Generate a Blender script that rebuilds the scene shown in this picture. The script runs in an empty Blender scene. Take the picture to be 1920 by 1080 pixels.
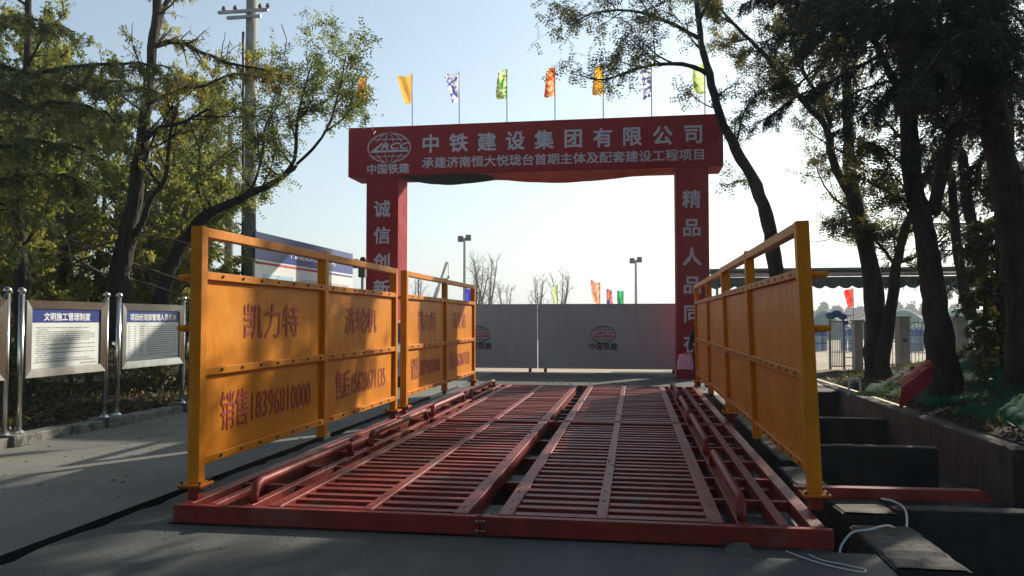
import bpy, bmesh, math, random
import numpy as np
from mathutils import Vector, Matrix
PI = math.pi
S = bpy.context.scene
COL = S.collection

# ------------------------------------------------------------------ camera, light, exposure
F_PX, HOR, VPX, CAMZ = 1480.0, 600.0, 1190.0, 1.6
PITCH = math.atan((HOR - 540) / F_PX)
YAW = math.atan((VPX - 960) / math.hypot(F_PX, HOR - 540))
cam_d = bpy.data.cameras.new('camera'); cam = bpy.data.objects.new('camera', cam_d); COL.objects.link(cam)
cam_d.sensor_width = 36; cam_d.lens = F_PX / 1920 * 36; cam_d.clip_start = 0.05; cam_d.clip_end = 6000
cam.location = (0, 0, CAMZ); cam.rotation_euler = (PI / 2 + PITCH, 0, YAW)
S.camera = cam

SUN_AZ, SUN_EL = math.radians(33), math.radians(26)      # azimuth from +Y towards +X
W = bpy.data.worlds.new('World'); S.world = W; W.use_nodes = True
wn = W.node_tree.nodes; wl = W.node_tree.links
bgn = wn.get('Background') or wn.new('ShaderNodeBackground')
sky = wn.new('ShaderNodeTexSky'); sky.sky_type = 'NISHITA'; sky.sun_disc = False
sky.sun_elevation = SUN_EL; sky.sun_rotation = SUN_AZ
sky.altitude = 0; sky.air_density = 1.0; sky.dust_density = 1.2; sky.ozone_density = 2.0
hsv = wn.new('ShaderNodeHueSaturation'); hsv.inputs['Saturation'].default_value = .78
wb = wn.new('ShaderNodeMix'); wb.data_type = 'RGBA'; wb.blend_type = 'MULTIPLY'; wb.inputs[0].default_value = 1.0
wl.new(sky.outputs[0], hsv.inputs['Color']); wl.new(hsv.outputs[0], wb.inputs[6]); wb.inputs[7].default_value = (.93, 1.06, 1.05, 1)
wl.new(wb.outputs[2], bgn.inputs[0]); bgn.inputs[1].default_value = 0.10
sun_d = bpy.data.lights.new('sun', 'SUN'); sun = bpy.data.objects.new('sun', sun_d); COL.objects.link(sun)
sun_d.energy = 5.0; sun_d.angle = math.radians(0.6); sun_d.color = (1.0, 0.90, 0.76)
sd = Vector((math.sin(SUN_AZ) * math.cos(SUN_EL), math.cos(SUN_AZ) * math.cos(SUN_EL), math.sin(SUN_EL)))
sun.rotation_euler = sd.to_track_quat('Z', 'Y').to_euler()
S.view_settings.view_transform = 'Standard'; S.view_settings.look = 'None'
S.view_settings.exposure = 0.64; S.view_settings.gamma = 1.0; S.view_settings.use_curve_mapping = False

# ------------------------------------------------------------------ helpers
_f = Vector((-math.sin(YAW) * math.cos(PITCH), math.cos(YAW) * math.cos(PITCH), math.sin(PITCH)))
_r = Vector((math.cos(YAW), math.sin(YAW), 0)); _u = _r.cross(_f)
def at(px, py, Y):
    d = _f * F_PX + _r * (px - 960) - _u * (py - 540)
    return Vector((0, 0, CAMZ)) + d * (Y / d.y)

def tag(o, label=None, cat=None, group=None, kind=None):
    if label: o['label'] = label
    if cat: o['category'] = cat
    if group: o['group'] = group
    if kind: o['kind'] = kind
    return o
def empty(name, loc, label, cat, group=None, rz=0):
    o = bpy.data.objects.new(name, None); COL.objects.link(o); o.empty_display_size = .2
    o.location = loc; o.rotation_euler = (0, 0, rz)
    return tag(o, label, cat, group)
def link(name, me, parent=None, loc=None, rot=None):
    o = bpy.data.objects.new(name, me); COL.objects.link(o)
    if parent: o.parent = parent
    if loc is not None: o.location = loc
    if rot is not None: o.rotation_euler = rot
    return o
def dup(root, loc=None, label=None, rot=None):
    def cp(o, par):
        c = o.copy(); COL.objects.link(c)
        if par: c.parent = par
        for ch in list(o.children): cp(ch, c)
        return c
    r = cp(root, None)
    if loc is not None: r.location = loc
    if rot is not None: r.rotation_euler = rot
    if label: r['label'] = label
    return r

class MB:
    """collects geometry in world (or local) coordinates, builds ONE mesh object"""
    def __init__(s): s.v = []; s.f = []; s.mi = []; s.cur = 0
    def add(s, vs, fs):
        n = len(s.v); s.v += [tuple(v) for v in vs]; s.f += [tuple(i + n for i in f) for f in fs]; s.mi += [s.cur] * len(fs)
        return s
    def box(s, x0, x1, y0, y1, z0, z1):
        return s.add([(x0,y0,z0),(x1,y0,z0),(x1,y1,z0),(x0,y1,z0),(x0,y0,z1),(x1,y0,z1),(x1,y1,z1),(x0,y1,z1)],
                     [(0,3,2,1),(4,5,6,7),(0,1,5,4),(1,2,6,5),(2,3,7,6),(3,0,4,7)])
    def bar(s, a, b, w, h, up=(0,0,1)):
        a = Vector(a); b = Vector(b); d = (b - a).normalized(); up = Vector(up)
        if abs(d.dot(up)) > .99: up = Vector((0, 1, 0))
        sx = d.cross(up).normalized() * w / 2; sy = sx.cross(d).normalized() * h / 2
        vs = [p + i * sx + j * sy for p in (a, b) for i, j in ((-1,-1),(1,-1),(1,1),(-1,1))]
        return s.add(vs, [(0,1,2,3),(7,6,5,4),(0,4,5,1),(1,5,6,2),(2,6,7,3),(3,7,4,0)])
    def tube(s, pts, rad, n=8, cap=True):
        pts = [Vector(p) for p in pts]
        if not hasattr(rad, '__len__'): rad = [rad] * len(pts)
        base = len(s.v); prev = None
        for i, p in enumerate(pts):
            d = (pts[min(i+1, len(pts)-1)] - pts[max(i-1, 0)])
            d = d.normalized() if d.length > 1e-9 else Vector((0,0,1))
            if prev is None:
                q = Vector((1,0,0)) if abs(d.x) < .8 else Vector((0,1,0))
            else: q = prev
            a = (q - d * q.dot(d)).normalized(); b = d.cross(a); prev = a
            for k in range(n):
                t = 2 * PI * k / n; s.v.append(tuple(p + (a * math.cos(t) + b * math.sin(t)) * rad[i]))
        for i in range(len(pts) - 1):
            for k in range(n):
                k2 = (k + 1) % n; o = base + i * n
                s.f.append((o + k, o + k2, o + n + k2, o + n + k)); s.mi.append(s.cur)
        if cap:
            s.f.append(tuple(base + k for k in reversed(range(n)))); s.mi.append(s.cur)
            s.f.append(tuple(base + (len(pts)-1)*n + k for k in range(n))); s.mi.append(s.cur)
        return s
    def cyl(s, c, r, h, n=16, r2=None):
        c = Vector(c); return s.tube([c, c + Vector((0,0,h))], [r, r if r2 is None else r2], n)
    def sphere(s, c, r, n=12, m=8, sz=1.0):
        c = Vector(c); base = len(s.v)
        s.v.append((c.x, c.y, c.z - r*sz))
        for j in range(1, m):
            ph = -PI/2 + PI*j/m
            for k in range(n):
                t = 2*PI*k/n; s.v.append((c.x + r*math.cos(ph)*math.cos(t), c.y + r*math.cos(ph)*math.sin(t), c.z + r*sz*math.sin(ph)))
        s.v.append((c.x, c.y, c.z + r*sz)); top = len(s.v) - 1
        for k in range(n):
            k2 = (k+1) % n
            s.f.append((base, base+1+k2, base+1+k)); s.mi.append(s.cur)
            for j in range(m-2):
                o = base+1+j*n; s.f.append((o+k, o+k2, o+n+k2, o+n+k)); s.mi.append(s.cur)
            o = base+1+(m-2)*n; s.f.append((o+k, o+k2, top)); s.mi.append(s.cur)
        return s
    def grid(s, P):                      # P[i][j] points
        n = len(P); m = len(P[0]); base = len(s.v)
        for r in P: s.v += [tuple(p) for p in r]
        for i in range(n-1):
            for j in range(m-1):
                o = base + i*m + j; s.f.append((o, o+1, o+m+1, o+m)); s.mi.append(s.cur)
        return s
    def mesh(s, name, mats, off=None, smooth=False):
        me = bpy.data.meshes.new(name)
        v = s.v if off is None else [(a-off[0], b-off[1], c-off[2]) for a, b, c in s.v]
        me.from_pydata(v, [], s.f)
        for m in (mats if isinstance(mats, (list, tuple)) else [mats]): me.materials.append(m)
        if any(s.mi): me.polygons.foreach_set('material_index', s.mi)
        if smooth: me.polygons.foreach_set('use_smooth', [True]*len(s.f))
        me.update(); return me
    def build(s, name, mats, parent=None, smooth=False, bevel=0, local=False):
        off = None
        if parent is not None and not local:
            off = parent.location.copy()
            if parent.parent: off = off + parent.parent.location
        o = link(name, s.mesh(name, mats, off, smooth), parent)
        if bevel:
            b = o.modifiers.new('bevel', 'BEVEL'); b.width = bevel; b.segments = 1; b.limit_method = 'ANGLE'
        return o

def jit(rng, s): return Vector((rng.uniform(-s, s), rng.uniform(-s, s), rng.uniform(-s, s)))

# ------------------------------------------------------------------ materials
MATS = {}
def mat(name, col, rough=.6, metal=0, var=.25, scale=6, bump=.0, bscale=40, col2=None, spots=None, trans=0, spec=.5, coat=0, fac=(.35,.65), detail=6, stretch=None, bdist=.02, streaks=None, cracks=None):
    if name in MATS: return MATS[name]
    m = bpy.data.materials.new(name); m.use_nodes = True; MATS[name] = m
    nt = m.node_tree; N = nt.nodes; L = nt.links; b = N['Principled BSDF']
    tc = N.new('ShaderNodeTexCoord'); geo = N.new('ShaderNodeNewGeometry')
    src = geo.outputs['Position']
    if stretch:
        mp = N.new('ShaderNodeMapping'); mp.inputs['Scale'].default_value = stretch; L.new(src, mp.inputs[0]); src = mp.outputs[0]
    n1 = N.new('ShaderNodeTexNoise'); n1.inputs['Scale'].default_value = scale; n1.inputs['Detail'].default_value = detail; n1.inputs['Roughness'].default_value = .62
    L.new(src, n1.inputs['Vector'])
    mr = N.new('ShaderNodeMapRange'); mr.inputs[1].default_value = fac[0]; mr.inputs[2].default_value = fac[1]
    L.new(n1.outputs[0], mr.inputs[0])
    mx = N.new('ShaderNodeMix'); mx.data_type = 'RGBA'
    L.new(mr.outputs[0], mx.inputs[0])
    c = Vector(col)
    a_ = tuple(c * (1 - var)) if col2 is None else tuple(c)
    b_ = tuple(c * (1 + var)) if col2 is None else tuple(col2)
    mx.inputs[6].default_value = (*a_, 1); mx.inputs[7].default_value = (*b_, 1)
    out = mx.outputs[2]
    def layer(out, colr, facsock):
        x = N.new('ShaderNodeMix'); x.data_type = 'RGBA'; L.new(facsock, x.inputs[0]); L.new(out, x.inputs[6]); x.inputs[7].default_value = (*colr, 1); return x.outputs[2]
    if streaks:                            # runs of dirt: (colour, scale vector, threshold, width, strength)
        mp2 = N.new('ShaderNodeMapping'); mp2.inputs['Scale'].default_value = streaks[1]; L.new(geo.outputs['Position'], mp2.inputs[0])
        n5 = N.new('ShaderNodeTexNoise'); n5.inputs['Scale'].default_value = 1; n5.inputs['Detail'].default_value = 7; n5.inputs['Roughness'].default_value = .65; L.new(mp2.outputs[0], n5.inputs['Vector'])
        m5 = N.new('ShaderNodeMapRange'); m5.inputs[1].default_value = streaks[2]; m5.inputs[2].default_value = streaks[2]+streaks[3]; m5.inputs[4].default_value = streaks[4]
        L.new(n5.outputs[0], m5.inputs[0]); out = layer(out, streaks[0], m5.outputs[0])
    if cracks:                             # (colour, scale, width)
        dn = N.new('ShaderNodeTexNoise'); dn.inputs['Scale'].default_value = 1.7; dn.inputs['Detail'].default_value = 8; L.new(geo.outputs['Position'], dn.inputs['Vector'])
        av = N.new('ShaderNodeVectorMath'); av.operation = 'MULTIPLY_ADD'; av.inputs[1].default_value = (.9,.9,.9); L.new(dn.outputs['Color'], av.inputs[0]); L.new(geo.outputs['Position'], av.inputs[2])
        vo = N.new('ShaderNodeTexVoronoi'); vo.feature = 'DISTANCE_TO_EDGE'; vo.inputs['Scale'].default_value = cracks[1]; L.new(av.outputs[0], vo.inputs['Vector'])
        m6 = N.new('ShaderNodeMapRange'); m6.inputs[1].default_value = 0; m6.inputs[2].default_value = cracks[2]; m6.inputs[3].default_value = .8; m6.inputs[4].default_value = 0
        L.new(vo.outputs['Distance'], m6.inputs[0]); out = layer(out, cracks[0], m6.outputs[0])
    if spots:                              # (colour, scale, threshold, width)
        n2 = N.new('ShaderNodeTexNoise'); n2.inputs['Scale'].default_value = spots[1]; n2.inputs['Detail'].default_value = 8; n2.inputs['Roughness'].default_value = .7
        L.new(src, n2.inputs['Vector'])
        m2 = N.new('ShaderNodeMapRange'); m2.inputs[1].default_value = spots[2]; m2.inputs[2].default_value = spots[2] + spots[3]
        L.new(n2.outputs[0], m2.inputs[0])
        x2 = N.new('ShaderNodeMix'); x2.data_type = 'RGBA'; L.new(m2.outputs[0], x2.inputs[0]); L.new(out, x2.inputs[6]); x2.inputs[7].default_value = (*spots[0], 1)
        out = x2.outputs[2]
        rr = N.new('ShaderNodeMapRange'); rr.inputs[3].default_value = rough; rr.inputs[4].default_value = min(1, rough + .25)
        L.new(m2.outputs[0], rr.inputs[0]); L.new(rr.outputs[0], b.inputs['Roughness'])
    else: b.inputs['Roughness'].default_value = rough
    L.new(out, b.inputs['Base Color'])
    b.inputs['Metallic'].default_value = metal
    b.inputs['Specular IOR Level'].default_value = spec
    if coat: b.inputs['Coat Weight'].default_value = coat; b.inputs['Coat Roughness'].default_value = .15
    if bump:
        n3 = N.new('ShaderNodeTexNoise'); n3.inputs['Scale'].default_value = bscale; n3.inputs['Detail'].default_value = 6
        L.new(src, n3.inputs['Vector'])
        bp = N.new('ShaderNodeBump'); bp.inputs['Strength'].default_value = bump; bp.inputs['Distance'].default_value = bdist
        L.new(n3.outputs[0], bp.inputs['Height']); L.new(bp.outputs[0], b.inputs['Normal'])
    if trans:
        tr = N.new('ShaderNodeBsdfTranslucent'); ad = N.new('ShaderNodeMixShader'); ad.inputs[0].default_value = trans
        hs = N.new('ShaderNodeHueSaturation'); hs.inputs['Value'].default_value = 1.9; hs.inputs['Saturation'].default_value = 1.05
        L.new(out, hs.inputs['Color']); L.new(hs.outputs[0], tr.inputs['Color'])
        L.new(b.outputs[0], ad.inputs[1]); L.new(tr.outputs[0], ad.inputs[2])
        L.new(ad.outputs[0], N['Material Output'].inputs[0])
    return m

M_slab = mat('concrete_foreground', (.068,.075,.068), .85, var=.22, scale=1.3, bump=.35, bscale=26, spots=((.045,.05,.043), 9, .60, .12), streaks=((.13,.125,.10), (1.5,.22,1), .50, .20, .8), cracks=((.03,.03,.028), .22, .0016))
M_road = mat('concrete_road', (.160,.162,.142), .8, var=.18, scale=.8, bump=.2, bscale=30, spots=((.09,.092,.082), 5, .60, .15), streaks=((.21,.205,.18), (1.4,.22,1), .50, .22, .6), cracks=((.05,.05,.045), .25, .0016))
M_conc = mat('rough_concrete', (.095,.090,.075), .9, var=.35, scale=3, bump=.7, bscale=18, spots=((.04,.04,.034), 6, .52, .15), streaks=((.045,.045,.04), (4,4,.6), .50, .2, .7))
M_concd = mat('shade_dark_concrete', (.020,.022,.021), .8, var=.35, scale=3, bump=.4, bscale=18, spots=((.03,.035,.035), 3, .5, .15))  # near-black base colour carries the deep shade of the pits
M_kerb = mat('kerb_stone', (.19,.19,.17), .85, var=.3, scale=4, bump=.4, bscale=30, spots=((.06,.065,.05), 5, .5, .12))
M_soil = mat('dark_soil', (.026,.021,.015), .95, spec=.1, var=.4, scale=5, bump=.9, bscale=14, spots=((.05,.04,.028), 12, .58, .1))
M_sand = mat('pale_sand', (.40,.33,.24), .95, var=.15, scale=.5, bump=.3, bscale=10)
M_field = mat('far_field', (.26,.24,.17), .95, var=.3, scale=.05)
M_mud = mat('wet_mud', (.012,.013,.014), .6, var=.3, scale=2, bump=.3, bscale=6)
M_red = mat('red_oxide_paint', (.22,.019,.011), .5, var=.22, scale=5, bump=.2, bscale=50, spots=((.11,.07,.05), 11, .58, .12), spec=.35, streaks=((.13,.10,.08), (2.5,2.5,2.5), .56, .14, .5))
M_redtop = mat('scuffed_red_paint', (.22,.024,.015), .48, var=.28, scale=7, bump=.25, bscale=50, spots=((.25,.15,.12), 24, .60, .14), spec=.4, streaks=((.12,.085,.065), (3.2,1.8,3), .53, .14, .75))
M_yel = mat('yellow_paint', (.62,.21,.003), .5, var=.14, scale=3, bump=.15, bscale=40, spots=((.20,.09,.02), 13, .64, .08), spec=.2, streaks=((.40,.16,.02), (7,7,1.2), .56, .2, .6))
M_yel2 = mat('yellow_panel_paint', (.66,.225,.003), .5, var=.10, scale=1.6, bump=.5, bscale=2.2, bdist=.05, spots=((.25,.11,.02), 16, .68, .06), spec=.2, streaks=((.42,.15,.01), (6,6,.7), .54, .22, .55))
M_tred = mat('red_stencil_paint', (.38,.035,.015), .6, var=.25, scale=30)
M_dark = mat('dark_rubber', (.02,.02,.02), .6)
M_gred = mat('gate_red_cloth', (.32,.009,.016), .8, spec=.2, var=.12, scale=.8, bump=.9, bscale=1.6, bdist=.10, streaks=((.22,.014,.02), (2.2,2.2,.4), .52, .25, .6))
M_glet = mat('silver_lettering', (.58,.55,.60), .5, var=.05)
M_gcloth = mat('sheer_red_cloth', (.55,.10,.05), .85, var=.2, scale=2, trans=.35)
M_gdark = mat('dark_net_cloth', (.016,.022,.02), .9, var=.3, scale=3)
M_grey = mat('grey_gate_sheet', (.34,.36,.39), .5, var=.06, scale=.7, bump=.5, bscale=1.1, bdist=.06, streaks=((.20,.19,.17), (5,5,.9), .54, .2, .6))
M_black = mat('black_print', (.015,.015,.02), .6)
M_rprint = mat('red_print', (.45,.02,.04), .6)
M_steel = mat('stainless_steel', (.62,.61,.57), .25, metal=1, var=.12, scale=4, bump=.04, bscale=8, stretch=(1,1,.15))
M_galv = mat('galvanised_steel', (.32,.33,.33), .5, metal=.6, var=.2, scale=5)
M_blue = mat('blue_print', (.012,.035,.22), .35, var=.1, scale=2)
M_white = mat('white_print', (.75,.78,.74), .35, var=.04, scale=2)
M_wtext = mat('white_lettering', (.85,.87,.88), .5, var=.02)
M_gtext = mat('grey_print_text', (.22,.24,.25), .6)
M_bark = mat('dark_bark', (.034,.028,.022), .95, var=.5, scale=9, bump=1.0, bscale=16, bdist=.07, stretch=(1,1,.25))
M_barkl = mat('grey_bark', (.10,.085,.065), .95, var=.4, scale=9, bump=1.0, bscale=22, stretch=(1,1,.25))
M_twig = mat('pale_twigs', (.17,.135,.10), .9, var=.4, scale=6)
M_lf_green = mat('locust_leaves', (.070,.105,.028), .55, col2=(.17,.17,.035), scale=1.6, trans=.5)
M_lf_yel = mat('yellowing_leaves', (.115,.14,.03), .55, col2=(.28,.225,.045), scale=1.1, trans=.5)
M_lf_olive = mat('olive_leaves', (.105,.14,.032), .55, col2=(.27,.25,.055), scale=.9, trans=.5)
M_lf_dark = mat('dark_leaves', (.035,.055,.016), .55, col2=(.11,.09,.02), scale=1.5, trans=.35)
M_lf_mixed = mat('mixed_autumn_leaves', (.040,.055,.015), .55, col2=(.20,.15,.025), scale=1.1, trans=.4, fac=(.42,.66))
M_lf_brown = mat('dry_seed_pods', (.13,.06,.025), .8, col2=(.20,.11,.05), scale=3, trans=.2)
M_needle = mat('cedar_needles', (.055,.082,.026), .6, col2=(.13,.14,.045), scale=2.5, trans=.35)
M_needle_d = mat('dark_cedar_needles', (.014,.026,.014), .6, col2=(.03,.04,.02), scale=2.5, trans=.12)
M_net = mat('green_dust_net', (.006,.075,.036), .95, spec=.1, var=.4, scale=6, bump=.6, bscale=30)
M_cpole = mat('concrete_pole', (.30,.29,.25), .85, var=.3, scale=5, bump=.2, bscale=25, stretch=(1,1,.3))
M_cable = mat('black_cable', (.012,.012,.012), .5)
M_pvc = mat('white_pvc', (.62,.66,.68), .45, var=.05)

# ------------------------------------------------------------------ text
FONT_BOLD = .016
_tc = {}
def text_mesh(txt, size=1, bold=FONT_BOLD, sx=1, extrude=0.0, shear=0, align='CENTER'):
    key = (txt, size, bold, sx, shear, align)
    if key in _tc: return _tc[key]
    cu = bpy.data.curves.new('lettering', 'FONT'); cu.body = txt; cu.size = size; cu.align_x = align; cu.align_y = 'CENTER'
    cu.shear = shear; cu.resolution_u = 2; cu.fill_mode = 'FRONT'
    o = bpy.data.objects.new('lettering', cu); COL.objects.link(o)
    bpy.context.view_layer.update()
    me = bpy.data.meshes.new_from_object(o.evaluated_get(bpy.context.evaluated_depsgraph_get()))
    bpy.data.objects.remove(o)
    n = len(me.vertices); co = np.empty(n*3); me.vertices.foreach_get('co', co); co = co.reshape(-1, 3)
    co[:, 1] -= (co[:, 1].max() + co[:, 1].min()) / 2
    if align == 'CENTER': co[:, 0] -= (co[:, 0].max() + co[:, 0].min()) / 2
    co[:, 0] *= sx
    faces = [tuple(p.vertices) for p in me.polygons]
    # heavier strokes: shifted copies, each laid a fraction of a millimetre above the last
    e = bold * size; sh = [(0, 0)] if e <= 0 else [(-e, -e), (e, -e), (-e, e), (e, e), (0, 0)]
    V = []; Fc = []
    for k, (dx, dy) in enumerate(sh):
        V += [(x+dx, y+dy, z + k*.0006) for x, y, z in co.tolist()]; Fc += [tuple(i + k*n for i in f) for f in faces]
    m2 = bpy.data.meshes.new('lettering'); m2.from_pydata(V, [], Fc); m2.update(); bpy.data.meshes.remove(me)
    _tc[key] = m2
    return m2
def text(name, txt, loc, rot, size, m, parent, **k):
    me = text_mesh(txt, size, **k).copy(); me.materials.append(m)
    p = parent.location if parent else Vector((0,0,0))
    return link(name, me, parent, Vector(loc) - p, rot)
R_FRONT = (PI/2, 0, 0)            # faces -Y
R_RIGHT = (PI/2, 0, PI/2)         # faces +X

def crcc_logo(cx, y, cz, w, h, m_line, m_band, parent, th=.018, dy=-.004, band_bg=None):
    """globe emblem facing -Y"""
    b = MB()
    def ring(rx, rz, t, n=48, a0=0, a1=2*PI):
        P = []
        for k in range(n+1):
            a = a0 + (a1-a0)*k/n
            P.append([(cx + (rx-t/2)*math.cos(a), y, cz + (rz-t/2)*math.sin(a)), (cx + (rx+t/2)*math.cos(a), y, cz + (rz+t/2)*math.sin(a))])
        b.grid(P)
    a, c = w/2, h/2
    ring(a, c, th*1.5); ring(a*.62, c, th); ring(a*.2, c, th, 32)
    for s in (-.58, .58):
        half = a*math.sqrt(1-s*s); z = cz + s*c
        b.grid([[(cx-half, y, z-th/2), (cx-half, y, z+th/2)], [(cx+half, y, z-th/2), (cx+half, y, z+th/2)]])
    b.build('emblem_globe', m_line, parent)
    if band_bg:
        q = MB(); hz = h*.19
        q.grid([[(cx-a*.97, y+dy/2, cz-hz), (cx-a*.86, y+dy/2, cz+hz)], [(cx+a*.86, y+dy/2, cz-hz), (cx+a*.97, y+dy/2, cz+hz)]])
        q.build('emblem_band', band_bg, parent)
    q = MB(); yy = y + dy
    # swoosh shaped first letter and underline
    q.add([(cx-a*.93, yy, cz-h*.15), (cx-a*.30, yy, cz+h*.20), (cx-a*.30, yy, cz+h*.12), (cx-a*.62, yy, cz-h*.08), (cx+a*.92, yy, cz-h*.08), (cx+a*.88, yy, cz-h*.15)],
          [(0,1,2,3), (0,3,4,5)])
    q.build('emblem_wing', m_band, parent)
    text('emblem_letters', 'RCC', (cx + a*.30, yy, cz + h*.055), R_FRONT, h*.30, m_band, parent, sx=a*1.25/(h*.30*1.95), shear=.35, bold=.03)

# ------------------------------------------------------------------ the ground
def struct(name, mb, m, smooth=False):
    return tag(mb.build(name, m, None, smooth=smooth), kind='structure')
def rect(b, x0, x1, y0, y1, z, nx=1, ny=1):
    P = [[(x0+(x1-x0)*i/nx, y0+(y1-y0)*j/ny, z) for j in range(ny+1)] for i in range(nx+1)]
    # face up
    n = len(b.v)
    for r in P: b.v += r
    for i in range(nx):
        for j in range(ny):
            o = n + i*(ny+1) + j; b.f.append((o, o+ny+1, o+ny+2, o+1)); b.mi.append(b.cur)
    return b

PX0, PX1, PY0, PY1 = -3.62, 1.36, 5.82, 17.75       # wheel wash platform outline
PZ = .14
b = MB(); rect(b, -900, 900, 27, 2500, -.02); rect(b, -900, -22, -60, 27, -.02); rect(b, 22, 900, -60, 27, -.02); rect(b, -22, 22, -60, -12, -.02)
struct('ground', b, M_sand)
b = MB(); rect(b, -900, 900, 110, 2500, .01); struct('far_field', b, M_field)

b = MB(); rect(b, -7.75, -4.27, -12, 24.04, 0)
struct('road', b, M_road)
# trench beside the road: walls + floor
b = MB(); rect(b, -4.27, -4.10, -12, 19, -.22)
b.add([(-4.27,-12,0),(-4.27,19,0),(-4.27,19,-.22),(-4.27,-12,-.22)], [(0,1,2,3)])
b.add([(-4.10,-12,0),(-4.10,19,0),(-4.10,19,-.22),(-4.10,-12,-.22)], [(3,2,1,0)])
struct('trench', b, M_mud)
# foreground slab with a ragged edge to the trench
rng = random.Random(4)
b = MB()
ys = [-12 + i*.18 for i in range(int((19+12)/.18)+1)]
P = [[(-4.11 + (rng.uniform(-.03,.035) if y < 14 else 0), y, 0), (PX0-.03, y, 0)] for y in ys if y < 19]
P.append([(-4.10, 19, 0), (PX0-.03, 19, 0)])
n = len(b.v)
for r in P: b.v += r
for i in range(len(P)-1): b.f.append((n+2*i, n+2*i+1, n+2*i+3, n+2*i+2)); b.mi.append(0)
rect(b, PX0-.03, 1.62, -12, PY0-.04, 0)
rect(b, PX0-.03, 1.70, PY1+.05, 19, 0)
rect(b, -4.27, 4.5, 19, 24.04, 0)
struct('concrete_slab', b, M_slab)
b = MB(); rect(b, -7.75, 4.5, 24.04, 24.2, 0); rect(b, -22, 22, 24.2, 27, 0); struct('sand_yard', b, M_sand)

# pit under the platform: floor, side walls, concrete sleepers
b = MB(); rect(b, PX0-.03, 1.70, PY0-.04, PY1+.05, -.42)
b.add([(PX0-.03,PY0-.04,0),(1.70,PY0-.04,0),(1.70,PY0-.04,-.42),(PX0-.03,PY0-.04,-.42)], [(0,1,2,3)])
b.add([(PX0-.03,PY1+.05,0),(1.70,PY1+.05,0),(1.70,PY1+.05,-.42),(PX0-.03,PY1+.05,-.42)], [(3,2,1,0)])
b.add([(PX0-.03,PY0-.04,0),(PX0-.03,PY1+.05,0),(PX0-.03,PY1+.05,-.42),(PX0-.03,PY0-.04,-.42)], [(3,2,1,0)])
M_cslp = mat('sleeper_concrete', (.15,.16,.15), .85, var=.35, scale=3, bump=.4, bscale=18, spots=((.04,.045,.04), 3, .5, .15))
struct('pit_floor', b, M_cslp)
yy = PY0 + .6
b = MB()
while yy < PY1: b.box(PX0-.02, 1.30, yy, yy+.50, -.419, -.03 - (.02 if int(yy*7) % 2 else 0)); yy += 1.35
struct('concrete_sleepers', b, M_cslp)

# sedimentation pits on the right
b = MB()
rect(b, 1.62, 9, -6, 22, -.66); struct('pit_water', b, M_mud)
def wall(name_, x0, x1, y0, y1, z1, label, z0=-1.3, m=None, seed=0):
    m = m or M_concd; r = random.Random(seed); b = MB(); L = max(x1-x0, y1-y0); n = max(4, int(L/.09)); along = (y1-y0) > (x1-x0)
    P = []
    for i in range(n+1):
        t = i/n; e = r.uniform(-.007,.007); f_ = r.uniform(-.007,.007)*(2.5 if r.random() < .10 else 1); dz = r.uniform(-.006,.005)*(3.0 if r.random() < .08 else 1)
        if along:
            y = y0 + (y1-y0)*t; P.append([(x0,y,z0),(x0+e,y,z1+dz),(x1+f_,y,z1+dz*.5),(x1,y,z0)])
        else:
            x = x0 + (x1-x0)*t; P.append([(x,y1,z0),(x,y1+e,z1+dz),(x,y0+f_,z1+dz*.5),(x,y0,z0)])
    b.grid(P)
    m_ = len(P[0]); k = n*m_
    b.f.append((3,2,1,0)); b.mi.append(0); b.f.append((k,k+1,k+2,k+3)); b.mi.append(0)
    root = empty('pit_wall', ((x0+x1)/2, (y0+y1)/2, z0), label, 'wall', 'concrete walls of the settling pits')
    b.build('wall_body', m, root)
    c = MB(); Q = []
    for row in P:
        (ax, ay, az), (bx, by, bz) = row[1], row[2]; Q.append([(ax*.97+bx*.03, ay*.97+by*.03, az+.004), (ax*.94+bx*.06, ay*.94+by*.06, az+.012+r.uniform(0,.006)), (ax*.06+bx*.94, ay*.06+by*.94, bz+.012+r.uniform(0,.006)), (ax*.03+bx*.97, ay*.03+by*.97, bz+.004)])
    c.grid(Q); c.build('wall_pale_top', M_conc, root); return root  # paler top sheet; the dark walls below carry shade in their colour
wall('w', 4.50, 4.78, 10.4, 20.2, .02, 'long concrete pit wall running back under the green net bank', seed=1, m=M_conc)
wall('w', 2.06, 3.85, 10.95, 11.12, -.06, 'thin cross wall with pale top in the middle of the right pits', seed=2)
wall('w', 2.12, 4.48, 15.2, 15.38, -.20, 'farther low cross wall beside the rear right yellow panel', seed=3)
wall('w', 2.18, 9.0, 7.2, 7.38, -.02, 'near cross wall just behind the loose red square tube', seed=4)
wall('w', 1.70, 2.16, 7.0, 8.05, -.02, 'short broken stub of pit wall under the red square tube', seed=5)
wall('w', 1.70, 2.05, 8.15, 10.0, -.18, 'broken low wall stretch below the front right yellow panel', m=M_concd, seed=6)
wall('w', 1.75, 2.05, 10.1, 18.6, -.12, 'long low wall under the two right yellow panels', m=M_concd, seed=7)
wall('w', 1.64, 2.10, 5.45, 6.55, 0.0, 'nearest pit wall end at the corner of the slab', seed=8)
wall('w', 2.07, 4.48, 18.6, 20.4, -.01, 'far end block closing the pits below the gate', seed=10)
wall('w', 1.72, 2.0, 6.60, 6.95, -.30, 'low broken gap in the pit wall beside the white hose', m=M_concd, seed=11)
b = MB(); b.add([(1.62,-12,0),(1.62,5.78,0),(1.62,5.78,-1.25),(1.62,-12,-1.25)], [(0,1,2,3)]); struct('slab_edge', b, M_concd)

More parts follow.
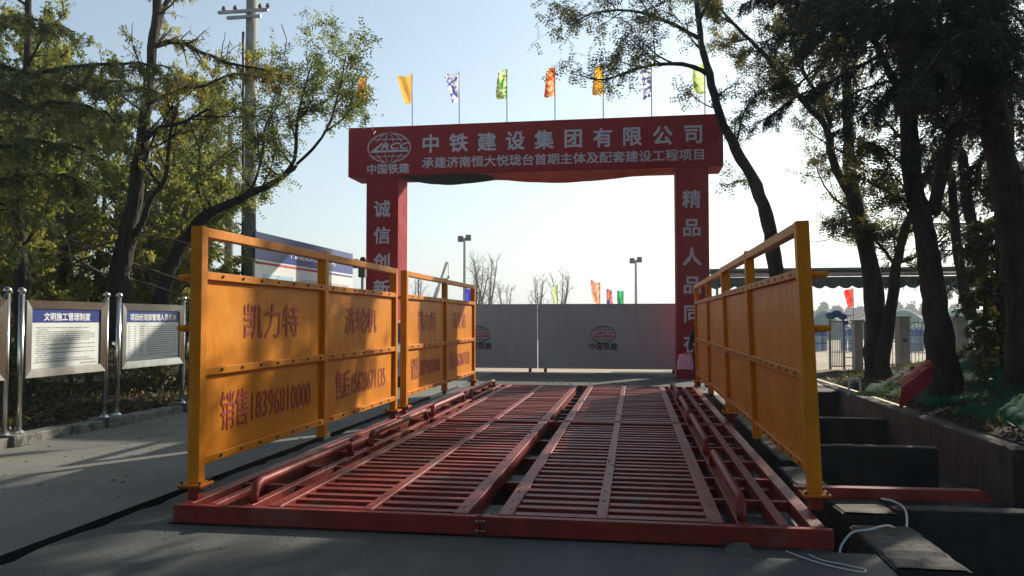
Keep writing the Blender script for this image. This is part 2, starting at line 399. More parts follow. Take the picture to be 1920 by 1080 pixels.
# soil on the right: bank rising into a mound
def hnoise(x, y, s=1.0):
    return (math.sin(x*1.3*s+1.7)*math.cos(y*1.1*s+.4) + .5*math.sin(x*2.9*s+y*2.1*s) + .3*math.cos(x*5.3*s-y*4.7*s+2))*.5
def bank(x, y):
    h = .04 + .12*max(0, min(1, (x-4.8)/2.5))
    h += 1.55*math.exp(-(((x-9.6)/2.3)**2 + ((y-18.5)/4.2)**2))
    h += .75*math.exp(-(((x-7.8)/1.1)**2 + ((y-17.2)/1.6)**2))
    h += .55*math.exp(-(((x-10.5)/3.0)**2 + ((y-12.0)/3.5)**2))
    return h + .05*hnoise(x, y, 1.6)*min(1, max(0, (x-4.8)/.5))
def hf(x0, x1, y0, y1, fn, st):
    nx = int((x1-x0)/st); ny = int((y1-y0)/st)
    return [[(x0+(x1-x0)*i/nx, y0+(y1-y0)*j/ny, fn(x0+(x1-x0)*i/nx, y0+(y1-y0)*j/ny)) for j in range(ny+1)] for i in range(nx+1)]
def up_grid(P):
    b = MB(); n = len(P); m = len(P[0])
    for r in P: b.v += r
    for i in range(n-1):
        for j in range(m-1):
            o = i*m+j; b.f.append((o, o+m, o+m+1, o+1)); b.mi.append(0)
    return b
struct('soil_bank', up_grid(hf(4.77, 22, 9.0, 24.2, bank, .16)), M_soil, smooth=True)
b = MB(); rect(b, 9, 22, -12, 9, .05); rect(b, 1.62, 9, -12, -6, 0); rect(b, 4.5, 4.77, 20.2, 24.2, .02); struct('soil_apron', b, M_soil)
b = MB()
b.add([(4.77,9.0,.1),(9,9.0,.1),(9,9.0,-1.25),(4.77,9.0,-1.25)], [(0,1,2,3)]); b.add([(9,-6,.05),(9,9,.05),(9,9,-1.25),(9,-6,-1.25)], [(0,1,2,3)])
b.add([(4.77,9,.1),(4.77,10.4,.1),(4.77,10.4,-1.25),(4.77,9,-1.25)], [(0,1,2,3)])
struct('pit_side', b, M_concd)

# left planting bed and its kerb
b = MB()
P = []
rng = random.Random(8)
y = -12.0
while y < 30:
    yn = min(30, y + 1.0)
    dz = rng.uniform(-.01,.01); dx = rng.uniform(-.01,.01)
    o = MB().box(-8.02+dx, -7.75+dx, y+.004, yn-.004, -.05, .12+dz).build('kerb_stone', M_kerb, None, bevel=.012)
    P.append(o); y = yn
kerb = empty('kerb', (0,0,0), 'long low kerb of grey stones along the planting bed on the left', 'kerb')
for o in P: o.parent = kerb
struct('planting_bed', up_grid(hf(-22, -8.0, -12, 30, lambda x, y: .05 + .06*hnoise(x, y, 1.2) + .03*max(0, -8-x), .35)), M_soil, smooth=True)
for (y, w_) in ((9.05, .34), (10.98, .55), (13.0, .5)):
    o = MB().box(-8.06, -7.70, y-w_/2, y+w_/2, -.01, .145).build('footing_block', M_kerb, None, bevel=.02)
    tag(o, {9.05: 'concrete footing under the leftmost pair of steel posts', 10.98: 'pale concrete footing between the first and second full notice boards', 13.0: 'concrete footing under the steel posts nearest the yellow panel'}[y], 'footing', 'footings under the notice board posts')

# ------------------------------------------------------------------ wheel wash platform (two sections, front and rear)
def platform(y0, y1, label):
    root = empty('grating_platform', ((PX0+PX1)/2, y0, 0), label, 'wheel wash', 'sections of the wheel wash')
    w = .10
    # edge beams (channel: web + flanges)
    xm = -1.14
    for (xa, xb) in ((PX0, xm-.006), (xm+.006, PX1)):
        for yy, sgn in ((y0, 1), (y1, -1)):
            m = MB(); m.box(xa, xb, yy, yy+sgn*.07, .002, PZ) if sgn > 0 else m.box(xa, xb, yy-.07, yy, .002, PZ)
            m.build('edge_beam', M_red, root, bevel=.006)
    for s in (-1, 1):
        m = MB(); m.box(xm+s*.012-.005, xm+s*.012+.005, y0-.03, y0-.001, .0, PZ+.02); m.build('joint_flange', M_red, root)
        for zz in (.04, .11):
            MB().tube([(xm-.035,y0-.016,zz),(xm+.035,y0-.016,zz)], .009, 6).build('bolt', M_galv, root) if s > 0 else None
    A, B_ = y0+.072, y1-.072
    # lengthwise flats of the grating and of the side bays
    for x in (-2.80, -2.05, -1.31, -.97, -.25, .57):
        m = MB(); ww = .11 if x in (-1.31, -.97, .57, -2.80) else .085
        m.box(x-ww/2, x+ww/2, A, B_, .01, PZ+.006); m.build('lengthwise_beam', M_redtop, root, bevel=.004)
    for x in (-3.54, -3.32, -3.02, .76, 1.04, 1.27):
        m = MB(); ww = .075 if x not in (-3.54, 1.27) else .10
        m.box(x-ww/2, x+ww/2, A, B_, .03, PZ+.003); m.build('side_beam', M_redtop, root, bevel=.004)
    # grating bars: one mesh per bay shared by every bar
    cols = [(-2.745, -2.0925), (-2.0075, -1.365), (-.915, -.2925), (-.2075, .515)]
    mats_ = M_redtop
    for xa, xb in cols:
        m = MB()
        m.add([(xa,-.042,.0),(xb,-.042,.0),(xb,.042,.0),(xa,.042,.0),(xa,-.042,-.012),(xb,-.042,-.012),(xb,.042,-.012),(xa,.042,-.012)],
              [(0,1,2,3),(7,6,5,4),(0,4,5,1),(2,6,7,3),(0,3,7,4),(1,5,6,2)])
        m.box(xa, xb, -.042, -.030, -.09, -.0125)
        me = m.mesh('grate_bar', mats_)
        yy = A + .12; k = 0
        while yy < B_ - .06:
            o = link('grate_bar', me, root, Vector((0, yy + rng.uniform(-.006,.006), PZ - .010 + rng.uniform(-.004,.003))) - Vector((root.location.x, y0, 0)), (rng.uniform(-.05,.05), 0, rng.uniform(-.003,.003)))
            yy += .212; k += 1
    # cross bars of the side bays
    for xs in (((-3.49,-3.357),(-3.283,-3.057),(-2.983,-2.855)), ((.625,.723),(.797,1.003),(1.077,1.22))):
        yy = A + .85
        while yy < B_ - .2:
            m = MB()
            for xa, xb in xs: m.box(xa, xb, yy-.03, yy+.03, .05, PZ-.012)
            m.build('cross_bar', M_redtop, root); yy += .90
    # under-beams seen through the gaps
    yy = A + .5
    while yy < B_:
        m = MB(); m.box(PX0+.1, PX1-.1, yy-.04, yy+.04, -.06, .008); m.build('under_beam', M_red, root); yy += 1.35
    # guide rails with bent legs
    for x in (-3.02, .76):
        for (ya, yb) in ((y0+.16, y0+2.35), (y0+3.0, y0+5.45)):
            m = MB(); z0, z1 = PZ, PZ+.15; r = .036
            m.tube([(x,ya,z0),(x,ya+.01,z0+.06),(x,ya+.05,z1-.02),(x,ya+.12,z1),(x,yb-.12,z1),(x,yb-.05,z1-.02),(x,yb-.01,z0+.06),(x,yb,z0)], r, 10)
            m.build('guide_rail', M_red, root, smooth=True)
    return root
plat_f = platform(PY0, 11.42, 'front section of the red steel wheel wash grating nearest the camera')
plat_r = platform(11.47, PY1, 'rear section of the red steel wheel wash grating towards the gate')

# ------------------------------------------------------------------ yellow splash panels
def splash(x, y0, y1, ymid, label, side, lean=0, words=True):
    """side=+1: inside face looks +X (left row); -1: looks -X"""
    root = empty('splash_panel', (x, y0, PZ), label, 'splash panel', 'yellow splash panels along the wheel wash')
    zt, zu, zm, zb = 2.33, 1.97, 1.17, .44
    def B(name, *a, m=M_yel, bev=.005): return MB().box(*a).build(name, m, root, bevel=bev)
    h = .05
    for i, yy in enumerate((y0, ymid, y1)):
        z0 = PZ + .13 if i != 1 else zb - .18
        p = B('post', x-h, x+h, yy-h, yy+h, z0, zt+.045 if i != 1 else zt + .06)
        if i != 1:
            B('post_socket', x-.047, x+.047, yy-.047, yy+.047, PZ+.004, PZ+.10, m=M_red)
            f1 = MB().box(x-.10, x+.10, yy-.10, yy+.10, PZ+.10, PZ+.114).build('flange', M_red, root)
            f2 = MB().box(x-.10, x+.10, yy-.10, yy+.10, PZ+.116, PZ+.13).build('flange', M_yel, root)
            q = MB()
            for sx in (-1, 1):
                for sy in (-1, 1): q.cyl((x+sx*.078, yy+sy*.078, PZ+.08), .012, .07, 6)
            q.build('flange_bolts', M_dark, root)
        else:
            B('foot_pin', x-.03, x+.03, yy-.03, yy+.03, zb-.24, zb-.182, m=M_dark)
    for (ya, yb) in ((y0+h+.001, ymid-h-.001), (ymid+h+.001, y1-h-.001)):
        for zz, t in ((zt, .04), (zu, .034), (zm, .034), (zb, .034)):
            B('rail', x-h*.92, x+h*.92, ya, yb, zz-t, zz+t)
        for (za, zc) in ((zm+.036, zu-.036), (zb+.036, zm-.036)):
            o = MB().box(x-.012-side*.012, x+.012-side*.012, ya, yb, za, zc).build('panel_sheet', M_yel2, root)
    # spray nozzles / slots on the inner face of the upper, middle and lower rails
    q = MB(); r = random.Random(int(y0*10)); 
    for zz in (zu, zm, zb):
        yy = y0 + .3
        while yy < y1 - .1:
            if abs(yy - ymid) > .1:
                if side > 0: q.tube([(x+side*h*.9, yy, zz+.004),(x+side*(h*.9+.014), yy, zz+.004)], .013, 8)
                else: q.box(x-h*.92-.004, x-h*.92+.002, yy-.045, yy+.045, zz-.012, zz+.012) 
            yy += .36
    tag(q.build('spray_nozzles', M_dark, root), kind='stuff')
    # end fittings of the water pipes
    xo = x - side*h
    for zz in (zu-.02, zm+.36):
        q = MB(); q.tube([(xo, y0, zz), (xo-side*.07, y0, zz), (xo-side*.13, y0, zz+.005)], [.03,.03,.022], 10); q.build('pipe_end', M_yel, root, smooth=True)
    if words:
        xf = x + .002 + .0
        for (txt, yc, zc, s, sx) in (('凯力特', (y0+ymid)/2+.05, (zu+zm)/2+.02, .36, 1.15), ('洗轮机', (ymid+y1)/2-.05, (zu+zm)/2+.02, .36, 1.15),
                                ('销售18396810000', (y0+ymid)/2+.02, (zm+zb)/2, .37, .70), ('售后15628671135', (ymid+y1)/2, (zm+zb)/2, .37, .70)):
            text('stencil_text', txt, (x+.004, yc, zc), R_RIGHT, s, M_tred, root, sx=sx, bold=.006)
    if lean: root.rotation_euler = (0, lean, 0)
    return root
splash(-3.56, 6.05, 11.40, 8.68, 'front left yellow panel with large red Chinese characters and phone numbers', 1)
splash(-3.56, 11.95, 17.25, 14.6, 'rear left yellow panel dappled with sun, in front of the gate column', 1)
splash(1.37, 6.44, 11.85, 9.32, 'front right yellow panel with tall leaning end post nearest the pits', -1, lean=-.034, words=False)
splash(1.37, 12.05, 17.75, 14.85, 'rear right yellow panel ending beside the person at the gate', -1, lean=-.012, words=False)

# ------------------------------------------------------------------ gate arch
GY = 22.0
gate = empty('gate_arch', (-2.9, GY, 0), 'tall red gate arch with silver Chinese lettering over the site entrance', 'gate')
MB().box(-7.72, -6.76, GY, GY+.95, 0, 5.78).build('column', M_gred, gate, bevel=.01)
MB().box(1.14, 2.02, GY, GY+.95, 0, 5.78).build('column', M_gred, gate, bevel=.01)
gb = MB(); P = []
MB().box(-8.28, 2.42, GY-.012, GY+1.15, 5.785, 7.24).build('beam', M_gred, gate, bevel=.012)
yf = GY - .018
for i, ch in enumerate('中铁建设集团有限公司'):
    text('character', ch, (-5.79 + i*(7.41/9), yf, 6.69), R_FRONT, .56, M_glet, gate, bold=.022, extrude=.004)
text('subtitle_lettering', '承建济南恒大悦珑台首期主体及配套建设工程项目', (-2.07, yf, 6.135), R_FRONT, .335, M_glet, gate, bold=.016, sx=8.0/(22*.335*1.0), extrude=.003)
text('subtitle_lettering', '中国铁建', (-7.06, yf, 6.0), R_FRONT, .31, M_glet, gate, bold=.020, sx=1.05, extrude=.003)
crcc_logo(-7.035, yf, 6.61, 1.28, .86, M_glet, M_glet, gate, th=.022, band_bg=M_gred)
for i, ch in enumerate('诚信创新'):
    text('character', ch, (-7.24, GY-.006, 4.83 - i*.77), R_FRONT, .52, M_glet, gate, bold=.020, extrude=.004)
for i, ch in enumerate('精品人品同在'):
    text('character', ch, (1.56, GY-.006, 4.91 - i*.788), R_FRONT, .52, M_glet, gate, bold=.020, extrude=.004)
# sagging cloth under the beam
def drape(x0, x1, sag, m, yo, ph, z0=5.78, nm='drape'):
    b = MB(); P = []
    n = 40
    for i in range(n+1):
        t = i/n; x = x0+(x1-x0)*t; s = sag*(math.sin(PI*min(1, t**.85)))
        P.append([(x, yo+.012*math.sin(9*t+ph)+j*.02, z0 + .0 - s*(j/8)**.8 - .002 - .012*abs(math.sin(14*t+j))*(j/8)) for j in range(9)])
        P[-1] += [(x, yo+.16+j*.12, z0-.004 - s*(1-.12*j) - .02*math.sin(7*t+j+ph)) for j in range(1, 7)]
    b.grid(P); b.build(nm, m, gate, smooth=True)
drape(-6.70, -3.3, .27, M_gdark, GY-.02, 0)
drape(-4.45, 1.12, .30, M_gcloth, GY-.05, 1.5)

# flags on the beam
def cloth_mat(name, c1, c2, sc=5, thr=.5, seed=0):
    m = mat(name, c1, .8, col2=c2, scale=sc*2, fac=(thr-.06, thr+.06), trans=.45, detail=4)
    return m
def flag(x, y, z0, z1, h, w, m, label, seed, group, side=-1, pr=.018, mp=M_galv):
    root = empty('flag', (x, y, z0), label, 'flag', group)
    lean = random.Random(seed).uniform(-.02, .02)
    MB().tube([(x,y,z0),(x+lean,y,z1)], pr, 8).build('flag_pole', mp, root)
    r = random.Random(seed); b = MB(); P = []; n, mm = 10, 14
    ph = r.uniform(0, 6); ww = w
    for i in range(n+1):
        u = i/n; row = []
        for j in range(mm+1):
            v = j/mm                                    # v: down
            k = ww*(1 - .25*v*r.uniform(.9,1.1)) 
            xx = x + lean + side*(pr + u*k*(.80+.2*math.cos(2.2*v+ph))) 
            yy_ = y + .10*u*math.sin(5*u+3.2*v+ph) + .05*math.sin(7*v+ph)*u
            zz = z1 - .02 - v*h*(1 - .05*u) - .14*h*u*math.sin(ph*.5+1) - .05*h*math.sin(6*u+ph)*u
            row.append((xx, yy_, zz))
        P.append(row)
    b.grid(P); b.build('flag_cloth', m, root, smooth=True)
    return root
fl = [(-7.94, 'red and gold patterned flag at the left end of the gate beam', (.50,.04,.03), (.60,.36,.12)),
      (-6.50, 'plain ochre yellow flag, second along the gate beam', (.55,.32,.08), (.60,.40,.14)),
      (-5.07, 'white flag with dark blue blotches, third along the gate beam', (.62,.62,.66), (.04,.05,.22)),
      (-3.65, 'green flag with pale yellow hoist strip on the gate beam', (.02,.16,.03), (.60,.62,.30)),
      (-2.24, 'red and cream flag right of the green one on the gate beam', (.60,.07,.03), (.62,.40,.22)),
      (-.85, 'gold flag half behind the leaves on the gate beam', (.60,.28,.04), (.64,.42,.12)),
      (.52, 'white and navy flag near the right end of the gate beam', (.64,.64,.68), (.03,.04,.14)),
      (1.99, 'lime green flag at the right end of the gate beam', (.30,.50,.08), (.62,.66,.38))]
for i, (x, lab, c1, c2) in enumerate(fl):
    flag(x, GY+.55, 7.242, 8.95 - (.12 if i > 5 else 0) , .86, .42, cloth_mat('flag_cloth_' + ['crimson','ochre','white','green','scarlet','gold','navy','lime'][i], c1, c2, 4.0, .5 if i != 1 else .7), lab, 30+i, 'flags along the gate beam')

# ------------------------------------------------------------------ grey sliding gate
def leaf_gate(x0, x1, label, logo_x, yg=24.0):
    root = empty('site_gate', ((x0+x1)/2, yg, 0), label, 'gate', 'grey sliding gate leaves')
    z0, z1 = .125, 2.09
    MB().box(x0+.03, x1-.03, yg, yg+.03, z0+.03, z1-.03).build('gate_sheet', M_grey, root)
    for (a, b_, c, d) in ((x0, x1, z1-.03, z1), (x0, x1, z0, z0+.03)):
        MB().box(a, b_, yg-.01, yg+.05, c, d).build('frame_rail', M_grey, root, bevel=.003)
    for xx in (x0, x1-.03): MB().box(xx, xx+.03, yg-.01, yg+.05, z0+.031, z1-.031).build('frame_stile', M_grey, root, bevel=.003)
    for xx in (x0+.22, x1-.22):
        w_ = MB(); w_.tube([(xx, yg-.02, .052), (xx, yg+.03, .052)], .05, 14); w_.build('wheel', M_dark, root)
        MB().box(xx-.045, xx+.045, yg-.015, yg+.025, .085, .1245).build('wheel_bracket', M_rprint, root)
    crcc_logo(logo_x, yg-.004, 1.15, .74, .52, M_black, M_rprint, root, th=.016, band_bg=M_grey)
    text('gate_lettering', '中国铁建', (logo_x, yg-.004, .80), R_FRONT, .215, M_black, root, bold=.03, sx=1.02)
leaf_gate(-2.915, 1.36, 'right leaf of the grey metal site gate with round emblem', -.94)
leaf_gate(-6.70, -2.945, 'left leaf of the grey metal site gate, partly behind the yellow panel', -4.79)
# gate track on the ground
tag(MB().box(-6.7, 1.12, 23.99, 24.03, .004, .018).build('gate_track', M_galv), 'thin steel rail on the ground below the grey gate', 'rail')

# ------------------------------------------------------------------ notice boards on the left
def notice(y0, y1, title, label, rows, full=True, X=-7.88):
    root = empty('notice_board', (X, y0, .12), label, 'notice board', 'stainless steel notice boards along the kerb')
    for yy in (y0, y1):
        m = MB(); m.cyl((X,yy,.145), .055, 0, 4) if False else None
        MB().tube([(X,yy,.147),(X,yy,1.93)], .036, 14).build('post', M_steel, root, smooth=True)
        MB().sphere((X,yy,1.975), .052, 14, 9).build('ball_finial', M_steel, root, smooth=True)
        MB().tube([(X,yy,.146),(X,yy,.175)], [.075,.05], 14).build('base_collar', M_steel, root)
    a, c = y0+.045, y1-.045; zb, zt = .84, 1.86; w = .11
    for args in ((a, c, zt-w, zt, 1), (a, c, zb, zb+w, 1)):
        q = MB(); ya, yb, z0, z1, _ = args
        top = z0 > 1.2
        za, zc = (z0, z1)
        if top: q.add([(X+.03,ya+w,za),(X+.03,yb-w,za),(X+.045,yb,zc),(X+.045,ya,zc),(X-.04,ya,zc),(X-.04,yb,zc)], [(0,1,2,3),(3,2,5,4)])
        else: q.add([(X+.045,ya,za),(X+.045,yb,za),(X+.03,yb-w,zc),(X+.03,ya+w,zc),(X-.04,ya,za),(X-.04,yb,za)], [(0,1,2,3),(0,4,5,1)])
        q.build('frame_rail', M_steel, root)
    for s in (0, 1):
        q = MB()
        if s == 0: q.add([(X+.045,a,zb),(X+.03,a+w,zb+w),(X+.03,a+w,zt-w),(X+.045,a,zt),(X-.04,a,zb),(X-.04,a,zt)], [(0,1,2,3),(0,3,5,4)])
        else: q.add([(X+.03,c-w,zb+w),(X+.045,c,zb),(X+.045,c,zt),(X+.03,c-w,zt-w),(X-.04,c,zb),(X-.04,c,zt)], [(0,1,2,3),(1,4,5,2)])
        q.build('frame_stile', M_steel, root)
    MB().box(X-.04, X-.03, a+.002, c-.002, zb+.002, zt-.002).build('back_sheet', M_galv, root)
    pa, pb = a+w, c-w
    MB().box(X+.005, X+.012, pa, pb, zb+w, zt-w).build('poster', M_white, root)
    MB().box(X+.013, X+.015, pa, pb, zt-w-.185, zt-w).build('poster_header', M_blue, root)
    q = MB(); r = random.Random(int(y0*100)); xf = X+.0135
    def strip(ya, yb, z, t):
        q.add([(xf,ya,z),(xf,yb,z),(xf,yb,z+t),(xf,ya,z+t)], [(0,1,2,3)])
    if rows == 'para':
        z = zt-w-.26
        for k in range(17):
            n = r.choice((1,1,1,.15,.9)); ya = pa+.09+(.04 if r.random()<.4 else 0)
            yend = ya + (pb-pa-.2)*n
            while ya < yend:
                l = r.uniform(.03,.14); strip(ya, min(ya+l, yend), z, .011); ya += l + r.uniform(.004,.02)
            z -= .0285
    elif rows == 'table':
        z = zt-w-.26
        for k in range(13):
            for (ca, cw) in ((.06,.07),(.22,.06),(.36,.13)): strip(pa+ca, pa+ca+cw*r.uniform(.7,1), z, .012)
            ya = pa+.55
            while ya < pb-.08:
                l = r.uniform(.05,.16); strip(ya, min(ya+l,pb-.06), z, .011); ya += l+.01
            z -= .037
    if rows:
        strip(pa, pb, zb+w+.075, .004); strip(pb-.42, pb-.05, zb+w+.03, .014)
        tag(q.build('poster_text', M_gtext, root), kind='stuff')
        text('poster_title', title, (X+.0165, (pa+pb)/2, zt-w-.105), R_RIGHT, .115, M_wtext, root, bold=.025)
    return root
notice(7.22, 8.93, '', 'leftmost steel notice board, only its right post and frame edge in view', None)
notice(9.17, 10.84, '文明施工管理制度', 'steel notice board with paragraphs of text under a blue header', 'para')
notice(11.13, 12.90, '项目经理部管理人员名单', 'steel notice board with a name table under a blue header', 'table')
notice(13.15, 14.9, '安全生产制度' if False else '', 'steel notice board mostly hidden behind the yellow panel post', None)

# large blue and white board farther back
X = -8.6; bb = empty('project_board', (X, 16.95, 0), 'large project board with blue header standing behind the yellow panels', 'sign board')
MB().box(X-.05, X, 16.95, 23.3, .7, 2.999).build('board_face', M_white, bb)
MB().box(X-.05, X+.004, 16.95, 23.3, 3.0, 3.64).build('board_header', M_blue, bb)
MB().box(X+.001, X+.004, 16.97, 20.9, 2.90, 2.96).build('red_stripe', M_rprint, bb)
MB().box(X+.001, X+.004, 21.4, 23.28, 2.90, 2.95).build('blue_stripe', M_blue, bb)
MB().box(X+.001, X+.004, 17.35, 19.0, 1.5, 2.68).build('site_picture', mat('picture_print', (.20,.42,.60), .4, col2=(.45,.62,.72), scale=.9), bb)
for yy in (17.1, 20.1, 23.1): MB().tube([(X-.1, yy, 0),(X-.1, yy, 3.6)], .05, 10).build('post', M_galv, bb)
text('board_title', '中铁建设集团有限公司', (X+.006, 20.3, 3.30), R_RIGHT, .30, M_wtext, bb, bold=.02, sx=1.05)
q = MB(); r = random.Random(3)
for k in range(11):
    for (ca, cb) in ((19.4, 20.9), (21.3, 23.0)):
        y = ca
        while y < cb: l = r.uniform(.1,.4); q.add([(X+.005,y,2.6-k*.14),(X+.005,min(cb,y+l),2.6-k*.14),(X+.005,min(cb,y+l),2.66-k*.14),(X+.005,y,2.66-k*.14)], [(0,1,2,3)]); y += l+.05
tag(q.build('board_text', mat('pale_print', (.45,.52,.52), .6), bb), kind='stuff')

# ------------------------------------------------------------------ poles and cables on the left
def at_x(px, py, Y): return at(px, py, Y)
pb_ = at(466, 520, 18.0); pole = empty('utility_pole', (pb_.x, 18, 0), 'thick concrete utility pole with crossarms rising behind the project board', 'utility pole')
ptop = at(464, -160, 18.0)
MB().tube([(pb_.x,18,0),(pb_.x-.01,18,ptop.z)], [.18,.125], 20).build('pole_shaft', M_cpole, pole, smooth=True)
for (py, hw, nm) in ((22, .62, 'crossarm'), (33, .42, 'crossarm'), (-120, .8, 'crossarm')):
    c = at(462, py, 17.85)
    MB().box(c.x-hw*1.15, c.x+hw*.95, 17.77, 17.84, c.z-.035, c.z+.035).build('crossarm', M_galv, pole)
for dx in (-.6, -.3, .35, .55):
    c = at(462, 22, 17.8); m = MB(); m.cyl((c.x+dx, 17.8, c.z+.037), .03, .05, 8); m.cyl((c.x+dx,17.8,c.z+.087), .05, .03, 10); m.cyl((c.x+dx,17.8,c.z+.117), .035, .05, 8)
    m.build('insulator', mat('brown_glaze', (.20,.05,.02), .25), pole)
p2 = at(428, 520, 24.0); pole2 = empty('utility_pole', (p2.x, 24, 0), 'thinner pale utility pole left of the thick concrete one', 'utility pole')
t2 = at(433, 250, 24.0)
MB().tube([(p2.x,24,0),(t2.x,24,t2.z+.3)], [.17,.11], 16).build('pole_shaft', M_cpole, pole2, smooth=True)
c = at(428, 508, 23.9); MB().tube([(c.x,24,c.z-.12),(c.x,24,c.z+.10)], .27, 16).build('pole_clamp', M_galv, pole2)
def cable(pts, r, label, m=M_cable, sag=0):
    P = []
    for i in range(len(pts)-1):
        a, b_ = Vector(pts[i]), Vector(pts[i+1])
        for k in range(12): t = k/12; P.append(a.lerp(b_, t) - Vector((0,0,sag*4*t*(1-t))))
    P.append(Vector(pts[-1]))
    return tag(MB().tube(P, r, 6).build('cable', m, None, smooth=True), label, 'cable')
cable([at(455, 520, 17.6)-Vector((0,0,1.5)), at(456, 330, 17.6), at(456, 60, 17.7)], .035, 'black cable running up beside the thick utility pole')
cable([at(480, 430, 17.7), at(487, 480, 17.7), at(470, 360, 17.75)], .012, 'thin loose wire hanging beside the project board corner', sag=.1)
cable([at(380, 470, 24), at(432, 505, 24)], .015, 'thin wire slanting down to the pale utility pole')
cable([at(528, 46, 17.8), at(538, 75, 17.8), at(533, 105, 17.7)], .012, 'thin curved wire hanging from the right end of the crossarm')
cable([at(1508, 452, 14.5), at(1560, 447, 15.5), at(1608, 456, 20)], .010, 'thin wire strung from above the right panel to the forked tree', sag=.03)
# camera / signal post near the board's right end
c = at(679, 600, 20.5); cp = empty('signal_post', (c.x, 20.5, 0), 'slim post with a dark box and round head left of the red gate column', 'post')
z5 = at(679, 492, 20.5).z
MB().tube([(c.x,20.5,0),(c.x,20.5,z5)], .04, 8).build('post', M_galv, cp)
MB().box(c.x-.09, c.x+.09, 20.4, 20.6, at(0,526,20.5).z, at(0,498,20.5).z).build('control_box', mat('dull_dark_metal', (.05,.05,.055), .6), cp, bevel=.01)
MB().sphere((c.x+.03,20.45,z5+.06), .09, 12, 8).build('camera_head', M_dark, cp, smooth=True)
MB().box(c.x-.26, c.x-.12, 20.42, 20.58, at(0,510,20.5).z, at(0,494,20.5).z).build('side_lamp', MATS['dull_dark_metal'], cp, bevel=.02)

# ------------------------------------------------------------------ parked white car seen between the left panels
def car(cx, y0, label):
    root = empty('parked_car', (cx, y0+2.1, 0), label, 'car')
    prof = [(0,.32),(0,.62),(.10,.80),(.95,1.0),(1.65,1.47),(2.2,1.56),(3.2,1.53),(4.0,1.05),(4.35,.98),(4.4,.35)]
    m = MB(); w = .88; xs = []
    for s, sc in ((-1, 1), (1, 1)):
        pass
    rows = []
    for (yy, zz) in prof:
        k = w if zz < 1.05 else w*(1-.22*(zz-1.0)/.56)
        rows.append([(cx-k, y0+yy, zz), (cx-k*.8, y0+yy-.03*(zz<1), zz+.02), (cx, y0+yy-.06*(zz<1), zz+.03), (cx+k*.8, y0+yy-.03*(zz<1), zz+.02), (cx+k, y0+yy, zz)])
    m.grid(rows)
    for s in (0, 4):
        idx = [r[s] for r in rows]; m.add(idx, [tuple(range(len(idx)))])
    m.build('body', mat('white_car_paint', (.62,.63,.63), .3, coat=.4, var=.03), root, smooth=False, bevel=.03)
    gl = mat('dark_car_glass', (.015,.018,.022), .08, spec=.8, var=.02)
    a = [(cx-.74,y0+.99,1.035),(cx+.74,y0+.99,1.035),(cx+.66,y0+1.62,1.47),(cx-.66,y0+1.62,1.47)]
    MB().add([(p[0],p[1]-.03,p[2]+.02) for p in a], [(0,1,2,3)]).build('windscreen', gl, root)
    MB().box(cx-.55, cx+.55, y0-.075, y0-.03, .48, .66).build('grille', M_dark, root, bevel=.01)
    for k in range(3): MB().box(cx-.54, cx+.54, y0-.085, y0-.076, .50+k*.055, .512+k*.055).build('grille_slat', M_steel, root)
    MB().box(cx-.90, cx+.90, y0-.09, y0+.10, .26, .46).build('bumper', MATS['white_car_paint'], root, bevel=.03)
    MB().box(cx-.24, cx+.24, y0-.10, y0-.092, .31, .43).build('number_plate', M_blue, root)
    for s in (-1, 1):
        MB().sphere((cx+s*.70, y0+.02, .64), .12, 12, 8, .7).build('headlight', M_steel, root, smooth=True)
        MB().box(cx+s*.98-.10, cx+s*.98+.10, y0+1.15, y0+1.28, .98, 1.12).build('wing_mirror', M_dark, root, bevel=.02)
        for yy in (.78, 3.55):
            wh = MB().tube([(cx+s*.72, y0+yy, .32), (cx+s*.905, y0+yy, .32)], .32, 24).build('wheel', M_dark, root)
            q = MB().tube([(cx+s*.906, y0+yy, .32), (cx+s*.915, y0+yy, .32)], .19, 16); q.v = [(a-cx, b_-y0-2.1, c) for a, b_, c in q.v]
            link('rim', q.mesh('rim', M_steel), wh)
car(-6.1, 18.2, 'white car parked before the gate, glimpsed between the two left yellow panels')

# ------------------------------------------------------------------ person with a pink bag at the gate
def skinned(name, pts, edges, radii, m, parent, sub=2):
    me = bpy.data.meshes.new(name); me.from_pydata([tuple(p) for p in pts], edges, [])
    bm = bmesh.new(); bm.from_mesh(me); lay = bm.verts.layers.skin.verify(); bm.verts.ensure_lookup_table()
    for i, v in enumerate(bm.verts):
        r = radii[i]; v[lay].radius = (r, r) if not isinstance(r, tuple) else r; v[lay].use_root = (i == 0)
    bm.to_mesh(me); bm.free(); o = link(name, me)
    o.modifiers.new('skin', 'SKIN').use_smooth_shade = True
    s = o.modifiers.new('sub', 'SUBSURF'); s.levels = s.render_levels = sub
    bpy.context.view_layer.update()
    ev = bpy.data.meshes.new_from_object(o.evaluated_get(bpy.context.evaluated_depsgraph_get())); bpy.data.objects.remove(o)
    ev.materials.clear(); ev.materials.append(m); ev.polygons.foreach_set('use_smooth', [True]*len(ev.polygons))
    return link(name, ev, parent)
pc = Vector((1.56, 19.4, 0))
per = empty('person', pc, 'person in dark clothes standing at the gate column holding a pink bag', 'person')
skin = mat('skin', (.42,.24,.17), .5, var=.05); cloth = mat('dark_jacket', (.018,.03,.032), .9, var=.2, scale=12, bump=.3); trou = mat('dark_trousers', (.02,.028,.025), .9, var=.2)
hairm = mat('black_hair', (.012,.01,.01), .5)
